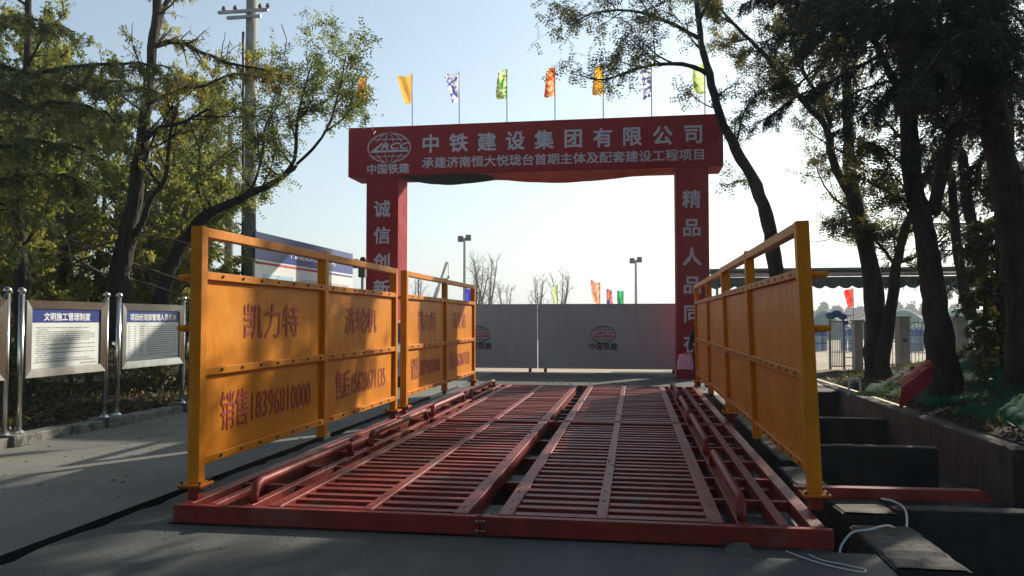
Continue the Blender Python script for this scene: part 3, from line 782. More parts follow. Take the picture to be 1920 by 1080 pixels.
bp = [(0,0,.86),(0,0,1.08),(0,0,1.28),(0,-.01,1.40),(.03,-.01,1.50),(.06,-.015,1.58),(.07,-.01,1.66),
      (-.16,0,1.33),(-.23,0,1.08),(-.27,-.08,.87),(-.275,-.09,.80),
      (.16,0,1.33),(.22,.02,1.07),(.23,-.03,.84),(.23,-.04,.77),
      (-.09,0,.80),(-.10,-.02,.46),(-.12,.02,.10),(-.13,-.10,.04),
      (.09,0,.80),(.10,-.01,.46),(.10,.03,.10),(.11,-.09,.04)]
be = [(0,1),(1,2),(2,3),(3,4),(4,5),(5,6),(2,7),(7,8),(8,9),(9,10),(2,11),(11,12),(12,13),(13,14),(0,15),(15,16),(16,17),(17,18),(0,19),(19,20),(20,21),(21,22)]
br = [.13,.115,(.15,.11),.052,.075,.088,.075,.055,.042,.032,.036,.055,.042,.032,.036,.085,.058,.040,.038,.085,.058,.040,.038]
for k, (sx, hx, hy, hz) in enumerate(((-1,-.275,-.09,.80),(1,.23,-.04,.77))):
    base = 10 if k == 0 else 14
    for f_ in range(5):
        n = len(bp); dx = (f_-1.5)*.016
        if f_ < 4: q_ = [(hx+dx*.6, hy-.015+dx, hz-.05), (hx+dx*.5-sx*.012, hy-.03+dx, hz-.085+abs(f_-1.3)*.006)]
        else: q_ = [(hx-sx*.02, hy-.035, hz-.02), (hx-sx*.028, hy-.055, hz-.05)]
        bp += q_; be += [(base, n), (n, n+1)]; br += [.0095, .008]
bo = skinned('body', bp, be, br, skin, per)
jk = skinned('jacket', [bp[i] for i in (1,0,2,3,7,8,9,11,12,13)] , [(0,1),(0,2),(2,3),(2,4),(4,5),(5,6),(2,7),(7,8),(8,9)], [.135,.145,(.165,.125),.07,.075,.06,.048,.075,.06,.048], cloth, per)
tr_ = skinned('trousers', [bp[i] for i in (0,15,16,17,19,20,21)], [(0,1),(1,2),(2,3),(0,4),(4,5),(5,6)], [.135,.105,.075,.06,.105,.075,.06], trou, per)
hr = MB().sphere((.07,.015,1.625), .098, 16, 10, 1.05); hr.v = [v for v in hr.v]; hr.build('hair', hairm, per, smooth=True, local=True)
for s in (-1, 1):
    MB().sphere((.06+s*.032,-.098,1.60), .011, 8, 6).build('eye', M_dark, per, local=True)
    MB().sphere((s*.125,-.03 if False else -.10,.035), .055, 12, 8, .6).build('shoe', M_dark, per, smooth=True, local=True)
MB().sphere((.06,-.108,1.572), .016, 8, 6, 1.4).build('nose', skin, per, smooth=True, local=True)
pbag = mat('pink_bag', (.66,.36,.50), .6, var=.12, scale=14, bump=.3)
bag = empty('bag', (pc.x-.38, pc.y-.14, .42), 'pink bag hanging from the hand of the person at the gate', 'bag')
q = MB(); P = []
for i in range(9):
    u = i/8; row = []
    for j in range(17):
        a = 2*PI*j/16; w_ = .185*(1-.10*u) ; t_ = .07*(1-.5*u)+.01
        row.append((pc.x-.38+w_*math.copysign(abs(math.cos(a))**.5, math.cos(a)) + .012*math.sin(5*u+a), pc.y-.14+t_*math.copysign(abs(math.sin(a))**.7, math.sin(a)), .43+.33*u+.01*math.sin(3*a)))
    P.append(row)
q.grid(P); n = len(q.v); q.f.append(tuple(range(17))); q.mi.append(0); q.f.append(tuple(range(n-17, n))); q.mi.append(0)
q.build('bag_body', pbag, bag, smooth=False)
MB().tube([(pc.x-.48,pc.y-.14,.76),(pc.x-.40,pc.y-.13,.80),(pc.x-.30,pc.y-.10,.80),(pc.x-.26,pc.y-.13,.76)], .008, 6).build('bag_handle', pbag, bag)
#PART2
# ------------------------------------------------------------------ vegetation tools
def np_quads(name, C, D, U, L, Wd, m, parent, kind='stuff'):
    """rhombus leaves: centre base C, direction D, side U, length L, width Wd (arrays)"""
    n = len(C)
    if n == 0: return None
    C = np.asarray(C); D = np.asarray(D); U = np.asarray(U); L = np.asarray(L)[:, None]; Wd = np.asarray(Wd)[:, None]
    V = np.empty((n, 4, 3)); V[:, 0] = C; V[:, 1] = C + D*L*.45 + U*Wd*.5; V[:, 2] = C + D*L; V[:, 3] = C + D*L*.45 - U*Wd*.5
    V = V.reshape(-1, 3) - np.array(parent.location)
    me = bpy.data.meshes.new(name); me.vertices.add(n*4); me.vertices.foreach_set('co', V.ravel())
    me.loops.add(n*4); me.loops.foreach_set('vertex_index', np.arange(n*4, dtype=np.int32))
    me.polygons.add(n); me.polygons.foreach_set('loop_start', np.arange(0, n*4, 4, dtype=np.int32)); me.polygons.foreach_set('loop_total', np.full(n, 4, dtype=np.int32))
    me.materials.append(m); me.update(calc_edges=True); me.validate()
    return tag(link(name, me, parent), kind=kind)
def unit(a): return a / np.maximum(np.linalg.norm(a, axis=1, keepdims=True), 1e-9)

def smooth_path(pts, rs, sub=4, rng=None, j=.0):
    P = [Vector(p) for p in pts]; out = []; ro = []
    for i in range(len(P)-1):
        p0 = P[max(0, i-1)]; p1 = P[i]; p2 = P[i+1]; p3 = P[min(len(P)-1, i+2)]
        for k in range(sub):
            t = k/sub
            q = .5*((2*p1) + (p2-p0)*t + (2*p0-5*p1+4*p2-p3)*t*t + (3*p1-p0-3*p2+p3)*t**3)
            if rng and j: q = q + jit(rng, j)
            out.append(q); ro.append((rs[i] + (rs[i+1]-rs[i])*t)*(rng.uniform(.92,1.08) if rng else 1))
    out.append(P[-1]); ro.append(rs[-1]); return out, ro

def child_path(rng, p, d, L, bend, n=5, wob=.18):
    pts = [p.copy()]; d = d.normalized()
    for i in range(n):
        d = (d + jit(rng, wob) + Vector((0, 0, bend/n))).normalized(); pts.append(pts[-1] + d*L/n)
    return pts

def tree(name, label, cat, stems, m_bark, m_leaf, seed, kind='pinnate', dm=2.6, n1=14, l1=(1.2,2.4), t0=.35, n2=6, l2=.42, n3=0, nleaf=9, bend=.35,
         group=None, leaf_len=.04, leaf_w=.018, bias=None, droop=.5, extra=None, lift=(.1,.8), pods=0, trunk_n=10, stem_leaf=True, pairs=6, rachis=.17):
    """stems: list of (points, radii, weight). Returns the root Empty."""
    rng = random.Random(seed); nr = np.random.RandomState(seed)
    base = Vector(stems[0][0][0]); root = empty(name, base, label, cat, group)
    tb = MB(); tips = []; paths = []
    for pts, rs, wgt in stems:
        P, R = smooth_path(pts, rs, 4, rng, min(rs[0]*.12, .02)); paths.append((P, R, wgt))
        tb.tube(P, R, trunk_n)
    b1 = []
    for P, R, wgt in paths:
        L = len(P)
        for k in range(int(n1*wgt)):
            u = t0 + (1-t0)*(k+rng.random())/max(1, int(n1*wgt)); i = min(L-2, int(u*(L-1)))
            p = P[i].lerp(P[i+1], rng.random()); axis = (P[i+1]-P[i]).normalized()
            a = rng.uniform(0, 2*PI); d = Vector((math.cos(a), math.sin(a), rng.uniform(*lift)))
            if bias is not None and rng.random() < .6: d = d + Vector(bias)
            l = rng.uniform(*l1) * (1.15 - .6*u)
            q = child_path(rng, p, d + axis*.3, l, bend); r0 = min(R[i]*.55, .018*l + .006)
            tb.tube(q, [r0*(1-.75*j/5) for j in range(6)], 5, cap=False); b1.append((q, r0, l))
    if extra:
        for pts, rs in extra:
            P, R = smooth_path(pts, rs, 3, rng, .015); tb.tube(P, R, 6)
            for i in range(1, len(P), max(1, len(P)//6)): b1.append((P[max(0,i-2):i+3], R[i], 1.2))
            b1.append((P[-4:], R[-1], 1.2))
    tw = MB() 
    for q, r0, l in b1:
        for k in range(n2):
            i = rng.randint(1, len(q)-1); p = q[i-1].lerp(q[i], rng.random())
            d = (q[i]-q[i-1]).normalized() + jit(rng, .9) + Vector((0,0,.1))
            l_ = l*l2*rng.uniform(.5,1.1)
            c = child_path(rng, p, d, l_, -.3*droop, 4, .22); tw.tube(c, [max(.0035, r0*.42*(1-.6*j/4)) for j in range(5)], 3, cap=False)
            tips.append(c)
            for _ in range(n3):
                ii = rng.randint(1, 4); pp = c[ii-1].lerp(c[ii], rng.random())
                c2 = child_path(rng, pp, (c[ii]-c[ii-1]).normalized()+jit(rng, .9), l_*.6, -.4*droop, 3, .25)
                tw.tube(c2, [.003]*4, 3, cap=False); tips.append(c2)
        tips.append(q[-3:])
    k = len(tb.v); tb.v += tw.v; tb.f += [tuple(i+k for i in f) for f in tw.f]; tb.mi += tw.mi
    tb.build('trunk', m_bark, root, smooth=True)
    if kind == 'bare' : return root
    # leaf sites along the twigs
    sites = []; dirs = []
    for c in tips:
        for _ in range(int(nleaf*(dm if kind == 'pinnate' else 2.2)+.5)):
            i = rng.randint(1, len(c)-1); t = rng.random(); sites.append(c[i-1].lerp(c[i], t)); dirs.append((c[i]-c[i-1]).normalized())
    if not sites: return root
    Sx = np.array([tuple(v) for v in sites]); Dx = np.array([tuple(v) for v in dirs]); n = len(Sx)
    if kind == 'pinnate':
        rd = unit(Dx*.5 + nr.normal(size=(n,3))*.8 + np.array([0,0,-droop]))
        side = unit(np.cross(rd, nr.normal(size=(n,3))*.5 + np.array([0,0,1.])))
        C = []; D = []; U = []; 
        rl = nr.uniform(.65, 1.25, n)*rachis
        for k in range(pairs):
            for s in (-1, 1):
                C.append(Sx + rd*(rl*(k+.7)/pairs)[:, None]); dd = unit(side*s + rd*.35 + nr.normal(size=(n,3))*.22); D.append(dd)
                U.append(unit(np.cross(dd, np.cross(rd, side)) + nr.normal(size=(n,3))*.25))
        C = np.concatenate(C); D = np.concatenate(D); U = np.concatenate(U)
        nn = len(C); np_quads('crown', C, D, U, nr.uniform(.7,1.25,nn)*leaf_len, nr.uniform(.8,1.2,nn)*leaf_w, m_leaf, root)
    elif kind == 'broad':
        rep = 2; C = np.repeat(Sx, rep, 0) + nr.normal(size=(n*rep,3))*.04; nn = len(C)
        D = unit(nr.normal(size=(nn,3)) + np.array([0,0,-droop])); U = unit(np.cross(D, nr.normal(size=(nn,3))))
        np_quads('crown', C, D, U, nr.uniform(.6,1.3,nn)*leaf_len, nr.uniform(.7,1.2,nn)*leaf_w, m_leaf, root)
    if pods:
        idx = nr.choice(n, min(n, pods), replace=False); C = Sx[idx]; nn = len(C)
        D = unit(nr.normal(size=(nn,3))*.25 + np.array([0,0,-1.])); U = unit(np.cross(D, nr.normal(size=(nn,3))))
        np_quads('seed_pods', C, D, U, nr.uniform(.07,.13,nn), np.full(nn, .022), M_lf_brown, root)
    return root

def cedar(label, trunk, rs, boughs, m_needle, seed, m_bark=M_bark, group=None, needle=.05, nw=.008, twig_sp=.075, dens=1.0, stubs=0, sub=3):
    """boughs: list of (points,) lists in world space. Each carries drooping twigs set with needles."""
    rng = random.Random(seed); nr = np.random.RandomState(seed)
    root = empty('cedar_tree', Vector(trunk[0]), label, 'tree', group)
    P, R = smooth_path(trunk, rs, 4, rng, .02); tb = MB().tube(P, R, 12)
    for _ in range(stubs):
        i = rng.randint(2, len(P)-2); a = rng.uniform(0, 2*PI); d = Vector((math.cos(a), math.sin(a), rng.uniform(-.1,.35)))
        q = child_path(rng, P[i], d, rng.uniform(.4,1.3), -.1, 4, .2); tb.tube(q, [.012,.01,.008,.006,.003], 4)
    C = []; D = []
    for pts in boughs:
        Q, _ = smooth_path(pts, [1]*len(pts), 4, rng, .02); n = len(Q)
        Ltot = sum((Q[i+1]-Q[i]).length for i in range(n-1))
        tb.tube(Q, [.0065*Ltot*(1-.85*i/(n-1)) + .004 for i in range(n)], 6)
        s = .15; acc = 0
        for i in range(n-1):
            seg = (Q[i+1]-Q[i]); l = seg.length; k = 0
            while k < l:
                p = Q[i] + seg*(k/l); f_ = (acc+k)/Ltot
                if f_ > .12:
                    sd_ = seg.normalized().cross(Vector((0,0,1))).normalized()*rng.choice((-1,1))
                    d = sd_*rng.uniform(.5,1.0) + seg.normalized()*rng.uniform(.2,.9) + Vector((0,0,rng.uniform(-.5,.2)))
                    tl = rng.uniform(.25,.62)*(1.15-.55*f_)
                    c = child_path(rng, p, d, tl, -1.0, 5, .10)
                    tb.tube([c[0], c[2], c[4]], [.005,.004,.002], 3, cap=False)
                    cs = [c]
                    for _ in range(sub):
                        jj = rng.randint(1, 4); cs.append(child_path(rng, c[jj], (c[jj]-c[jj-1]).normalized() + jit(rng, .9), tl*rng.uniform(.35,.6), -1.1, 3, .12))
                    for cc in cs:
                      for j in range(1, len(cc)):
                        c = cc; sv = c[j]-c[j-1]; m_ = max(2, int(sv.length/.016*dens))
                        for q in range(m_): C.append(tuple(c[j-1] + sv*(q/m_))); D.append(tuple(sv.normalized()))
                k += twig_sp*rng.uniform(.5,1.3)
            acc += l
    tb.build('trunk', m_bark, root, smooth=True)
    C = np.array(C); D = np.array(D); rep = 3
    C = np.repeat(C, rep, 0); D = np.repeat(D, rep, 0); n = len(C)
    d = unit(D*.75 + nr.normal(size=(n,3))*.75); U = unit(np.cross(d, nr.normal(size=(n,3))))
    np_quads('crown', C + nr.normal(size=(n,3))*.006, d, U, nr.uniform(.6,1.2,n)*needle, np.full(n, nw), m_needle, root)
    return root

def px(Y, *pts):
    """pixel outline at distance Y (or its own Y as third number) -> world points"""
    return [at(p[0], p[1], p[2] if len(p) > 2 else Y) for p in pts]

# ------------------------------------------------------------------ trees on the left
tree('locust_tree', 'dark forked tree rising between the two full steel notice boards', 'tree', [
    (px(13.2, (226,640),(224,540),(232,470),(250,380),(264,290),(276,190),(286,90),(293,0),(300,-140)), [.24,.20,.17,.14,.12,.10,.085,.075,.05], 1.0),
    (px(13.2, (240,455),(268,415),(283,372),(310,335),(318,260,13.0),(330,200,12.8)), [.07,.055,.05,.04,.025,.015], .5),
    (px(13.2, (272,262),(300,240,13),(345,228,12.8),(390,205,12.6)), [.05,.04,.03,.02], .35),
    (px(13.2, (288,80),(310,10,13.5),(350,-60,13.8)), [.06,.05,.03], .3)],
    M_bark, M_lf_yel, 11, n1=11, l1=(1.0,2.0), t0=.40, n2=5, nleaf=2, pods=700, lift=(-.1,.7), leaf_len=.06, leaf_w=.026, dm=1.6,
    extra=[(px(13, (289,88),(330,78),(380,98),(430,118,12.6),(480,128,12.4),(530,142,12.2)), [.05,.045,.035,.03,.02,.01]),
           (px(13, (275,195),(330,170),(385,160),(440,140,12.6),(500,150,12.5)), [.04,.03,.025,.018,.008])])
tree('locust_tree', 'leaning tree arching right over the front left yellow panel', 'tree', [
    (px(13.8, (296,640),(305,560),(318,505),(350,445),(385,405),(430,382),(470,362),(520,338),(556,310)), [.17,.15,.13,.11,.095,.085,.07,.05,.03], 1.0),
    (px(13.8, (388,404),(370,350),(375,290),(360,240)), [.04,.03,.02,.01], .6),
    (px(13.8, (520,338),(552,300),(557,230),(570,170),(585,120)), [.04,.035,.03,.02,.01], 1.2),
    (px(13.8, (556,308),(596,268),(620,225,13.5),(638,160,13.3),(648,105,13.2)), [.03,.025,.02,.015,.007], .8),
    (px(13.8, (470,362),(490,300),(500,230),(540,180)), [.03,.025,.018,.01], 1.0)],
    M_bark, M_lf_green, 12, n1=9, l1=(.8,1.8), l2=.5, t0=.30, n2=5, nleaf=3, lift=(-.2,.9), leaf_len=.075, leaf_w=.032, pairs=5, rachis=.26, dm=2.2)
tree('locust_tree', 'thin dark trunk behind the left edge of the first full notice board', 'tree', [
    (px(11.0, (48,660),(42,560),(36,460),(33,360),(40,250),(50,120),(56,-40)), [.13,.115,.10,.085,.07,.055,.04], 1.0)],
    M_bark, M_lf_olive, 13, n1=12, l1=(1.0,1.9), t0=.3, n2=5, nleaf=3, lift=(0,.8))
# thicket of small trees behind the boards
thick = [(-17,17,6.5,'tall yellow green shrub tree at the far left behind the leftmost boards'),(-14.2,13.6,5.8,'bushy olive tree behind the leftmost notice board'),
         (-12.6,16.5,6.8,'dense olive tree behind the first full notice board'),(-15.6,21,7.6,'tall thin leaved tree far back on the left'),
         (-12.7,19.8,6.4,'yellowing tree seen between the two forked dark trunks'),(-15.4,24,7.4,'high yellowing tree behind the thicket, left of the pale utility pole'),
         (-10.2,16.2,4.4,'low bushy tree behind the table notice board'),(-13.4,21.0,5.2,'low yellow bush tree left of the utility poles'),
         (-18.5,24,8.5,'tallest background tree at the upper left'),(-11.2,12.6,4.2,'shrubby tree close behind the text notice board'),
         (-13.2,11.0,5.4,'leafy tree at the left edge of the picture'),(-20,19.5,9.0,'broad background tree at the far upper left'),
         (-18.4,28,8.4,'distant leafy tree behind the left thicket'), (-17.0, 14.5, 8.5,'tall leafy tree hanging over the left edge'),(-14.5,18.5,9.2,'tall olive tree filling the upper left behind the cedar'),(-12.2,14.6,7.4,'upright yellow green tree just left of the first forked trunk'),
         (-13.6,22.5,9.0,'tall airy tree behind the upper fork of the dark trunk'),(-11.8,17.6,7.2,'leafy tree rising between the forked trunk and the utility poles')]
for i, (x, y, h, lab) in enumerate(thick):
    r = random.Random(50+i); st = []
    for k in range(3 if h < 7 else 2):
        a = r.uniform(0, 2*PI); lean = r.uniform(.3,.9)
        b0 = Vector((x + .25*math.cos(a), y + .25*math.sin(a), 0))
        st.append(([b0, b0 + Vector((lean*math.cos(a)*.4, lean*math.sin(a)*.4, h*.35)), b0 + Vector((lean*math.cos(a), lean*math.sin(a), h*.7)), b0 + Vector((lean*math.cos(a)*1.3, lean*math.sin(a)*1.3, h))], [.07,.055,.035,.012], 1))
    tree('thicket_tree', lab, 'tree', st, M_twig if i % 3 else M_barkl, (M_lf_olive, M_lf_yel, M_lf_green)[i % 3] if i % 4 else M_lf_olive, 60+i, kind='broad', n1=17, l1=(.9,2.2), t0=.10, n2=6, n3=1, nleaf=6,
         lift=(-.1,.9), leaf_len=.12, leaf_w=.055, trunk_n=6, droop=.6, group='small trees of the thicket on the left')
# bare sticks leaning in the thicket
r = random.Random(5)
for i, (a_, b_) in enumerate([((60,420),(390,545)), ((90,470),(250,540)), ((0,430),(200,520)), ((110,380),(140,520)), ((40,500),(330,420)), ((150,430),(420,470)), ((95,520),(215,470)), ((10,465),(380,560))]):
    P = [at(*a_, 13.6+.4*i % 2), at((a_[0]+b_[0])/2, (a_[1]+b_[1])/2+r.uniform(-12,12), 13.4), at(*b_, 13.2+.3*(i % 3))]
    q, R = smooth_path(P, [.025,.02,.012], 5, r, .02)
    m = MB().tube(q, R, 5)
    tag(m.build('fallen_branch', M_twig, None, smooth=True), ['longest bare branch slanting down across the thicket to the second full board','bare branch lying just above it at the left','bare branch starting at the left edge above the boards','steep short bare branch near the thin dark trunk','nearly level bare branch crossing behind the forked trunk','bare branch reaching from the forked trunk to the yellow panel','short low bare branch just above the text notice board','lowest long bare branch starting at the left edge'][i], 'branch', 'bare branches leaning in the thicket')

# near cedar on the left, trunk just outside the picture
cedar('dark green cedar whose boughs hang in at the upper left', [(-9.6,8.6,0),(-9.55,8.6,3),(-9.5,8.65,7),(-9.45,8.7,10.5)], [.24,.21,.15,.05], [
    [Vector((-9.5,8.6,5.9))] + px(8.2, (0,122,8.1),(120,128,8.0),(230,118,7.9),(322,128,7.9)),
    [Vector((-9.5,8.6,5.6))] + px(8.2, (20,185,8.0),(110,190,7.7),(180,205,7.5),(225,240,7.4)),
    [Vector((-9.5,8.6,5.1))] + px(8.2, (-20,150,8.4),(90,155,8.4),(200,150,8.3),(300,175,8.3)),
    [Vector((-9.5,8.6,4.7))] + px(8.2, (-30,265,7.9),(60,262,7.6),(140,275,7.5),(195,300,7.4)),
    [Vector((-9.5,8.6,4.3))] + px(8.2, (-30,330,8.0),(50,325,7.9),(120,330,7.8),(170,352,7.8)),
    [Vector((-9.5,8.6,4.9))] + px(8.8, (-30,220,8.8),(60,225,9.0),(150,232,9.1),(230,262,9.2)),
    [Vector((-9.5,8.6,3.6))] + px(8.2, (-40,440,8.2),(10,445,8.2),(45,465,8.2)),
    [Vector((-9.5,8.6,6.6))] + px(8.2, (-30,40,8.6),(40,30,8.5),(90,42,8.4),(140,60,8.4)),
    [Vector((-9.5,8.6,4.0))] + px(8.8, (-30,385,8.6),(30,388,8.6),(80,402,8.7))],
    M_needle, 21, dens=1.0, needle=.065, nw=.011, twig_sp=.068, sub=3)

# ------------------------------------------------------------------ trees on the right
tree('locust_tree', 'slender dark tree leaning left across the right end of the gate beam', 'tree', [
    (px(18.6, (1478,640),(1455,500),(1440,420),(1418,350),(1380,280),(1350,215),(1330,140),(1312,60),(1305,-20),(1290,-160)), [.19,.17,.155,.14,.12,.10,.085,.07,.06,.03], .8),
    (px(18.6, (1330,140),(1290,122,18.2),(1240,120,18),(1190,130,17.6),(1130,150,17.3),(1085,140,17)), [.06,.05,.04,.03,.02,.01], 1.2),
    (px(18.6, (1315,75),(1250,40,18.2),(1180,20,17.8),(1110,25,17.4),(1075,45,17.2)), [.05,.04,.03,.02,.01], 1.3),
    (px(18.6, (1310,40),(1360,-60,19),(1400,-160,19.4)), [.05,.04,.02], 1),
    (px(18.6, (1308,0),(1230,-70,18.4),(1150,-120,18)), [.05,.035,.015], 1.2)],
    M_bark, M_lf_dark, 31, n1=9, l1=(.9,2.0), l2=.55, t0=.25, n2=5, nleaf=2, lift=(-.3,.7), leaf_len=.085, leaf_w=.036, rachis=.30, pairs=5, dm=2.4,
    extra=[
           (px(18.6, (1380,275),(1400,200,18.6),(1440,165,18.7),(1475,158,18.8)), [.025,.018,.012,.006])])
tree('locust_tree', 'large forked tree standing before the turnstile on the right', 'tree', [
    (px(20.5, (1648,730),(1643,660),(1640,560),(1622,450),(1602,375),(1592,300),(1590,218),(1583,100),(1575,0),(1570,-150)), [.34,.29,.24,.21,.18,.15,.13,.11,.09,.05], 1.0),
    (px(20.5, (1600,372),(1572,325),(1560,290),(1548,239),(1515,200),(1481,161),(1440,110),(1398,67),(1350,15),(1320,-50)), [.12,.11,.10,.085,.075,.065,.055,.045,.035,.02], 1.2),
    (px(20.5, (1560,240),(1540,190),(1505,130),(1485,60),(1470,-20)), [.06,.055,.045,.035,.02], 1.0),
    (px(20.0, (1652,690),(1675,560),(1680,498),(1700,425),(1716,380),(1735,330)), [.18,.14,.12,.10,.07,.05], .7),
    (px(20.0, (1680,500),(1660,472),(1645,455),(1620,430)), [.05,.04,.03,.015], .4)],
    M_bark, M_lf_mixed, 32, n1=13, l1=(1.0,2.2), t0=.35, n2=6, nleaf=5, lift=(-.2,.8), leaf_len=.085, leaf_w=.036, rachis=.30, pairs=5, dm=2.4)
tree('locust_tree', 'thick black trunk right of the forked tree, standing behind the red board', 'tree', [
    (px(16.0, (1775,745),(1764,660),(1752,560),(1742,480),(1728,410),(1710,330),(1703,207),(1699,78),(1694,-40),(1690,-170)), [.34,.28,.235,.215,.20,.18,.15,.13,.11,.07], 1.0),
    (px(16.0, (1748,400),(1765,335),(1782,259),(1790,170),(1800,60),(1815,-60)), [.13,.12,.10,.085,.07,.04], 1.0),
    (px(16.0, (1705,200),(1660,120),(1630,40),(1610,-50)), [.08,.065,.05,.03], 1.0)],
    M_bark, M_lf_dark, 33, n1=12, l1=(1.0,2.2), t0=.45, n2=6, nleaf=6, lift=(-.2,.8), leaf_len=.085, leaf_w=.036, rachis=.28, pairs=5, dm=2.6)
tree('locust_tree', 'thin trunk between the two thickest dark trunks on the right', 'tree', [
    (px(19.0, (1822,600),(1808,540),(1795,470),(1790,410),(1783,330),(1765,280)), [.13,.12,.11,.10,.09,.06], 1.0),
    (px(19.0, (1790,415),(1760,380),(1745,340),(1740,300)), [.05,.045,.035,.02], .5)],
    M_bark, M_lf_dark, 34, n1=8, l1=(.8,1.6), t0=.4, n2=4, nleaf=3, lift=(-.2,.8))
tree('locust_tree', 'second thin trunk, behind the ivy left of the rightmost cedar', 'tree', [
    (px(17.0, (1865,600),(1842,493),(1815,394),(1808,311),(1795,260),(1790,180)), [.13,.12,.11,.10,.08,.05], 1.0)],
    M_bark, M_lf_dark, 35, n1=9, l1=(.8,1.6), t0=.3, n2=4, nleaf=3, lift=(-.2,.8))
# ivy hanging around the thin trunks
tree('ivy', 'dark ivy hanging around the thin trunks at the right', 'climbing plant', [
    (px(15.5, (1880,690),(1875,600),(1870,500),(1865,400),(1872,320)), [.03,.025,.02,.015,.01], 1.0), (px(15.5, (1850,690),(1845,600),(1850,500),(1840,420)), [.03,.025,.02,.01], 1.0)],
    M_bark, M_lf_dark, 36, kind='broad', n1=22, l1=(.3,.9), t0=.05, n2=5, nleaf=6, lift=(-.6,.2), leaf_len=.09, leaf_w=.06, bend=-.8, droop=1)
def bough(p0, *pts): return [Vector(p0)] + list(pts)
def fan(trunk_pts, i0, i1, n, xr, yr, Yr, seed):
    r = random.Random(seed); out = []
    for k in range(n):
        p0 = trunk_pts[i0].lerp(trunk_pts[i1], r.random()); e = at(r.uniform(*xr), r.uniform(*yr), r.uniform(*Yr)); d = e - p0
        out.append([p0, p0 + d*.35 + Vector((0,0,.25)), p0 + d*.7 + Vector((0,0,.2)), e])
    return out
t4 = px(11.0, (1935,720),(1922,545),(1896,389),(1870,259),(1854,104),(1849,0),(1846,-160))
cedar('dark cedar with thick leaning trunk at the right edge of the picture', t4, [.30,.235,.19,.165,.145,.125,.06], [
    [t4[4]] + px(10.4, (1800,130,10.8),(1700,150,10.5),(1620,165,10.2),(1560,210,10.0)),
    [t4[4]] + px(10.4, (1780,70,10.8),(1650,60,10.5),(1540,70,10.2),(1440,85,10.0)),
    [t4[5]] + px(10.4, (1760,20,10.9),(1650,5,10.7),(1560,10,10.5),(1480,30,10.4)),
    [t4[3]] + px(10.4, (1800,230,10.6),(1740,250,10.3),(1690,300,10.1)),
    [t4[4]] + px(11.4, (1900,80,11.4),(1980,70,11.6)), [t4[3]] + px(11.4, (1920,230,11.2),(1990,260,11.3)),
    [t4[4]] + px(9.0, (1820,60,10),(1760,100,9.2),(1700,190,8.6)), [t4[5]] + px(9.0, (1860,40,10),(1880,60,9.2),(1900,110,8.6)),
    *fan(t4, 3, 5, 11, (1560,1960), (-120,230), (8.6,11.5), 71), [t4[5]] + px(9.6, (1800,-30,10.3),(1720,-20,9.8),(1640,40,9.4)), [t4[3]] + px(11.2, (1870,215,11.0),(1790,210,11.2),(1750,225,11.5))],
    M_needle_d, 41, dens=.7, needle=.06, nw=.011, stubs=40)
t5 = [Vector((8.6,12.5,.5)), Vector((8.55,12.5,4)), Vector((8.5,12.4,8)), Vector((8.5,12.4,12))]
def around(c, z, n, L, drop, rr, y_bias=0):
    out = []
    for k in range(n):
        a = 2*PI*(k + rr.random()*.8)/n; l = L*rr.uniform(.75,1.15); d = Vector((math.cos(a), math.sin(a), 0))
        out.append([Vector((c[0], c[1], z + rr.uniform(-.4,.4)))] + [Vector((c[0], c[1], z)) + d*l*t + Vector((0,0,.25*l*t - drop*t*t + rr.uniform(-.1,.1))) for t in (.33,.66,1.0)])
    return out
def cedar_full(label, x, y, H, seed, L=3.2, z0=2.6, dens=.6, step=.75, mm=None):
    rr = random.Random(seed); B = []; z = z0
    while z < H-.5:
        f_ = 1-(z-z0)/(H-z0); B += around((x, y), z, 5, .5+L*f_**.8, .9, rr); z += step
    return cedar(label, [(x,y,0),(x+.05,y,H*.35),(x,y+.05,H*.7),(x,y,H)], [.22,.19,.12,.03], B, mm or M_needle_d, seed, dens=dens, twig_sp=.11, needle=.07, nw=.014)
cedar('cedar with long drooping feathery bough reaching left beside the leaning tree', px(15.2, (1905,700),(1895,500),(1885,300),(1880,100),(1875,-100),(1872,-250)), [.2,.18,.15,.13,.1,.05], [
    px(15, (1880,60,15.2),(1760,80,14.4),(1640,110,13.8),(1560,150,13.4),(1490,185,13.2),(1420,230,13.0)),
    px(15, (1880,90,15.2),(1760,150,14.8),(1660,190,14.4),(1600,230,14.1),(1560,250,14.0)),
    px(15, (1880,0,15.2),(1760,-10,14.8),(1640,20,14.4),(1520,50,14.0),(1420,80,13.7)),
    px(15, (1875,-60,15.2),(1740,-90,14.8),(1600,-70,14.4),(1480,-30,14.0),(1390,10,13.7)),
    px(15, (1885,180,15.2),(1830,220,14.8),(1780,270,14.5),(1730,330,14.3)), px(15, (1885,250,15.2),(1840,300,14.9),(1800,360,14.6)),
    px(15, (1880,120,15.2),(1900,180,14.3),(1905,260,13.8)), *fan(px(15.2,(1885,300),(1880,100),(1875,-100),(1872,-250)), 0, 3, 18, (1400,1840), (-150,170), (13.2,17.5), 72)],
    M_needle_d, 42, dens=.7, needle=.07, nw=.014, stubs=25)
cedar_full('tall full cedar beyond the right edge beside the pits', 10.2, 14.8, 13, 43, L=4.2, dens=1.0, step=.6)
cedar_full('broad cedar standing behind the soil mound on the right', 12.6, 20.5, 14, 44)
cedar_full('cedar at the back of the soil bank near the green awning', 9.8, 23.0, 12.5, 45, L=2.6)
cedar_full('old cedar on the bank right of the near pit', 11.2, 9.4, 12, 46)

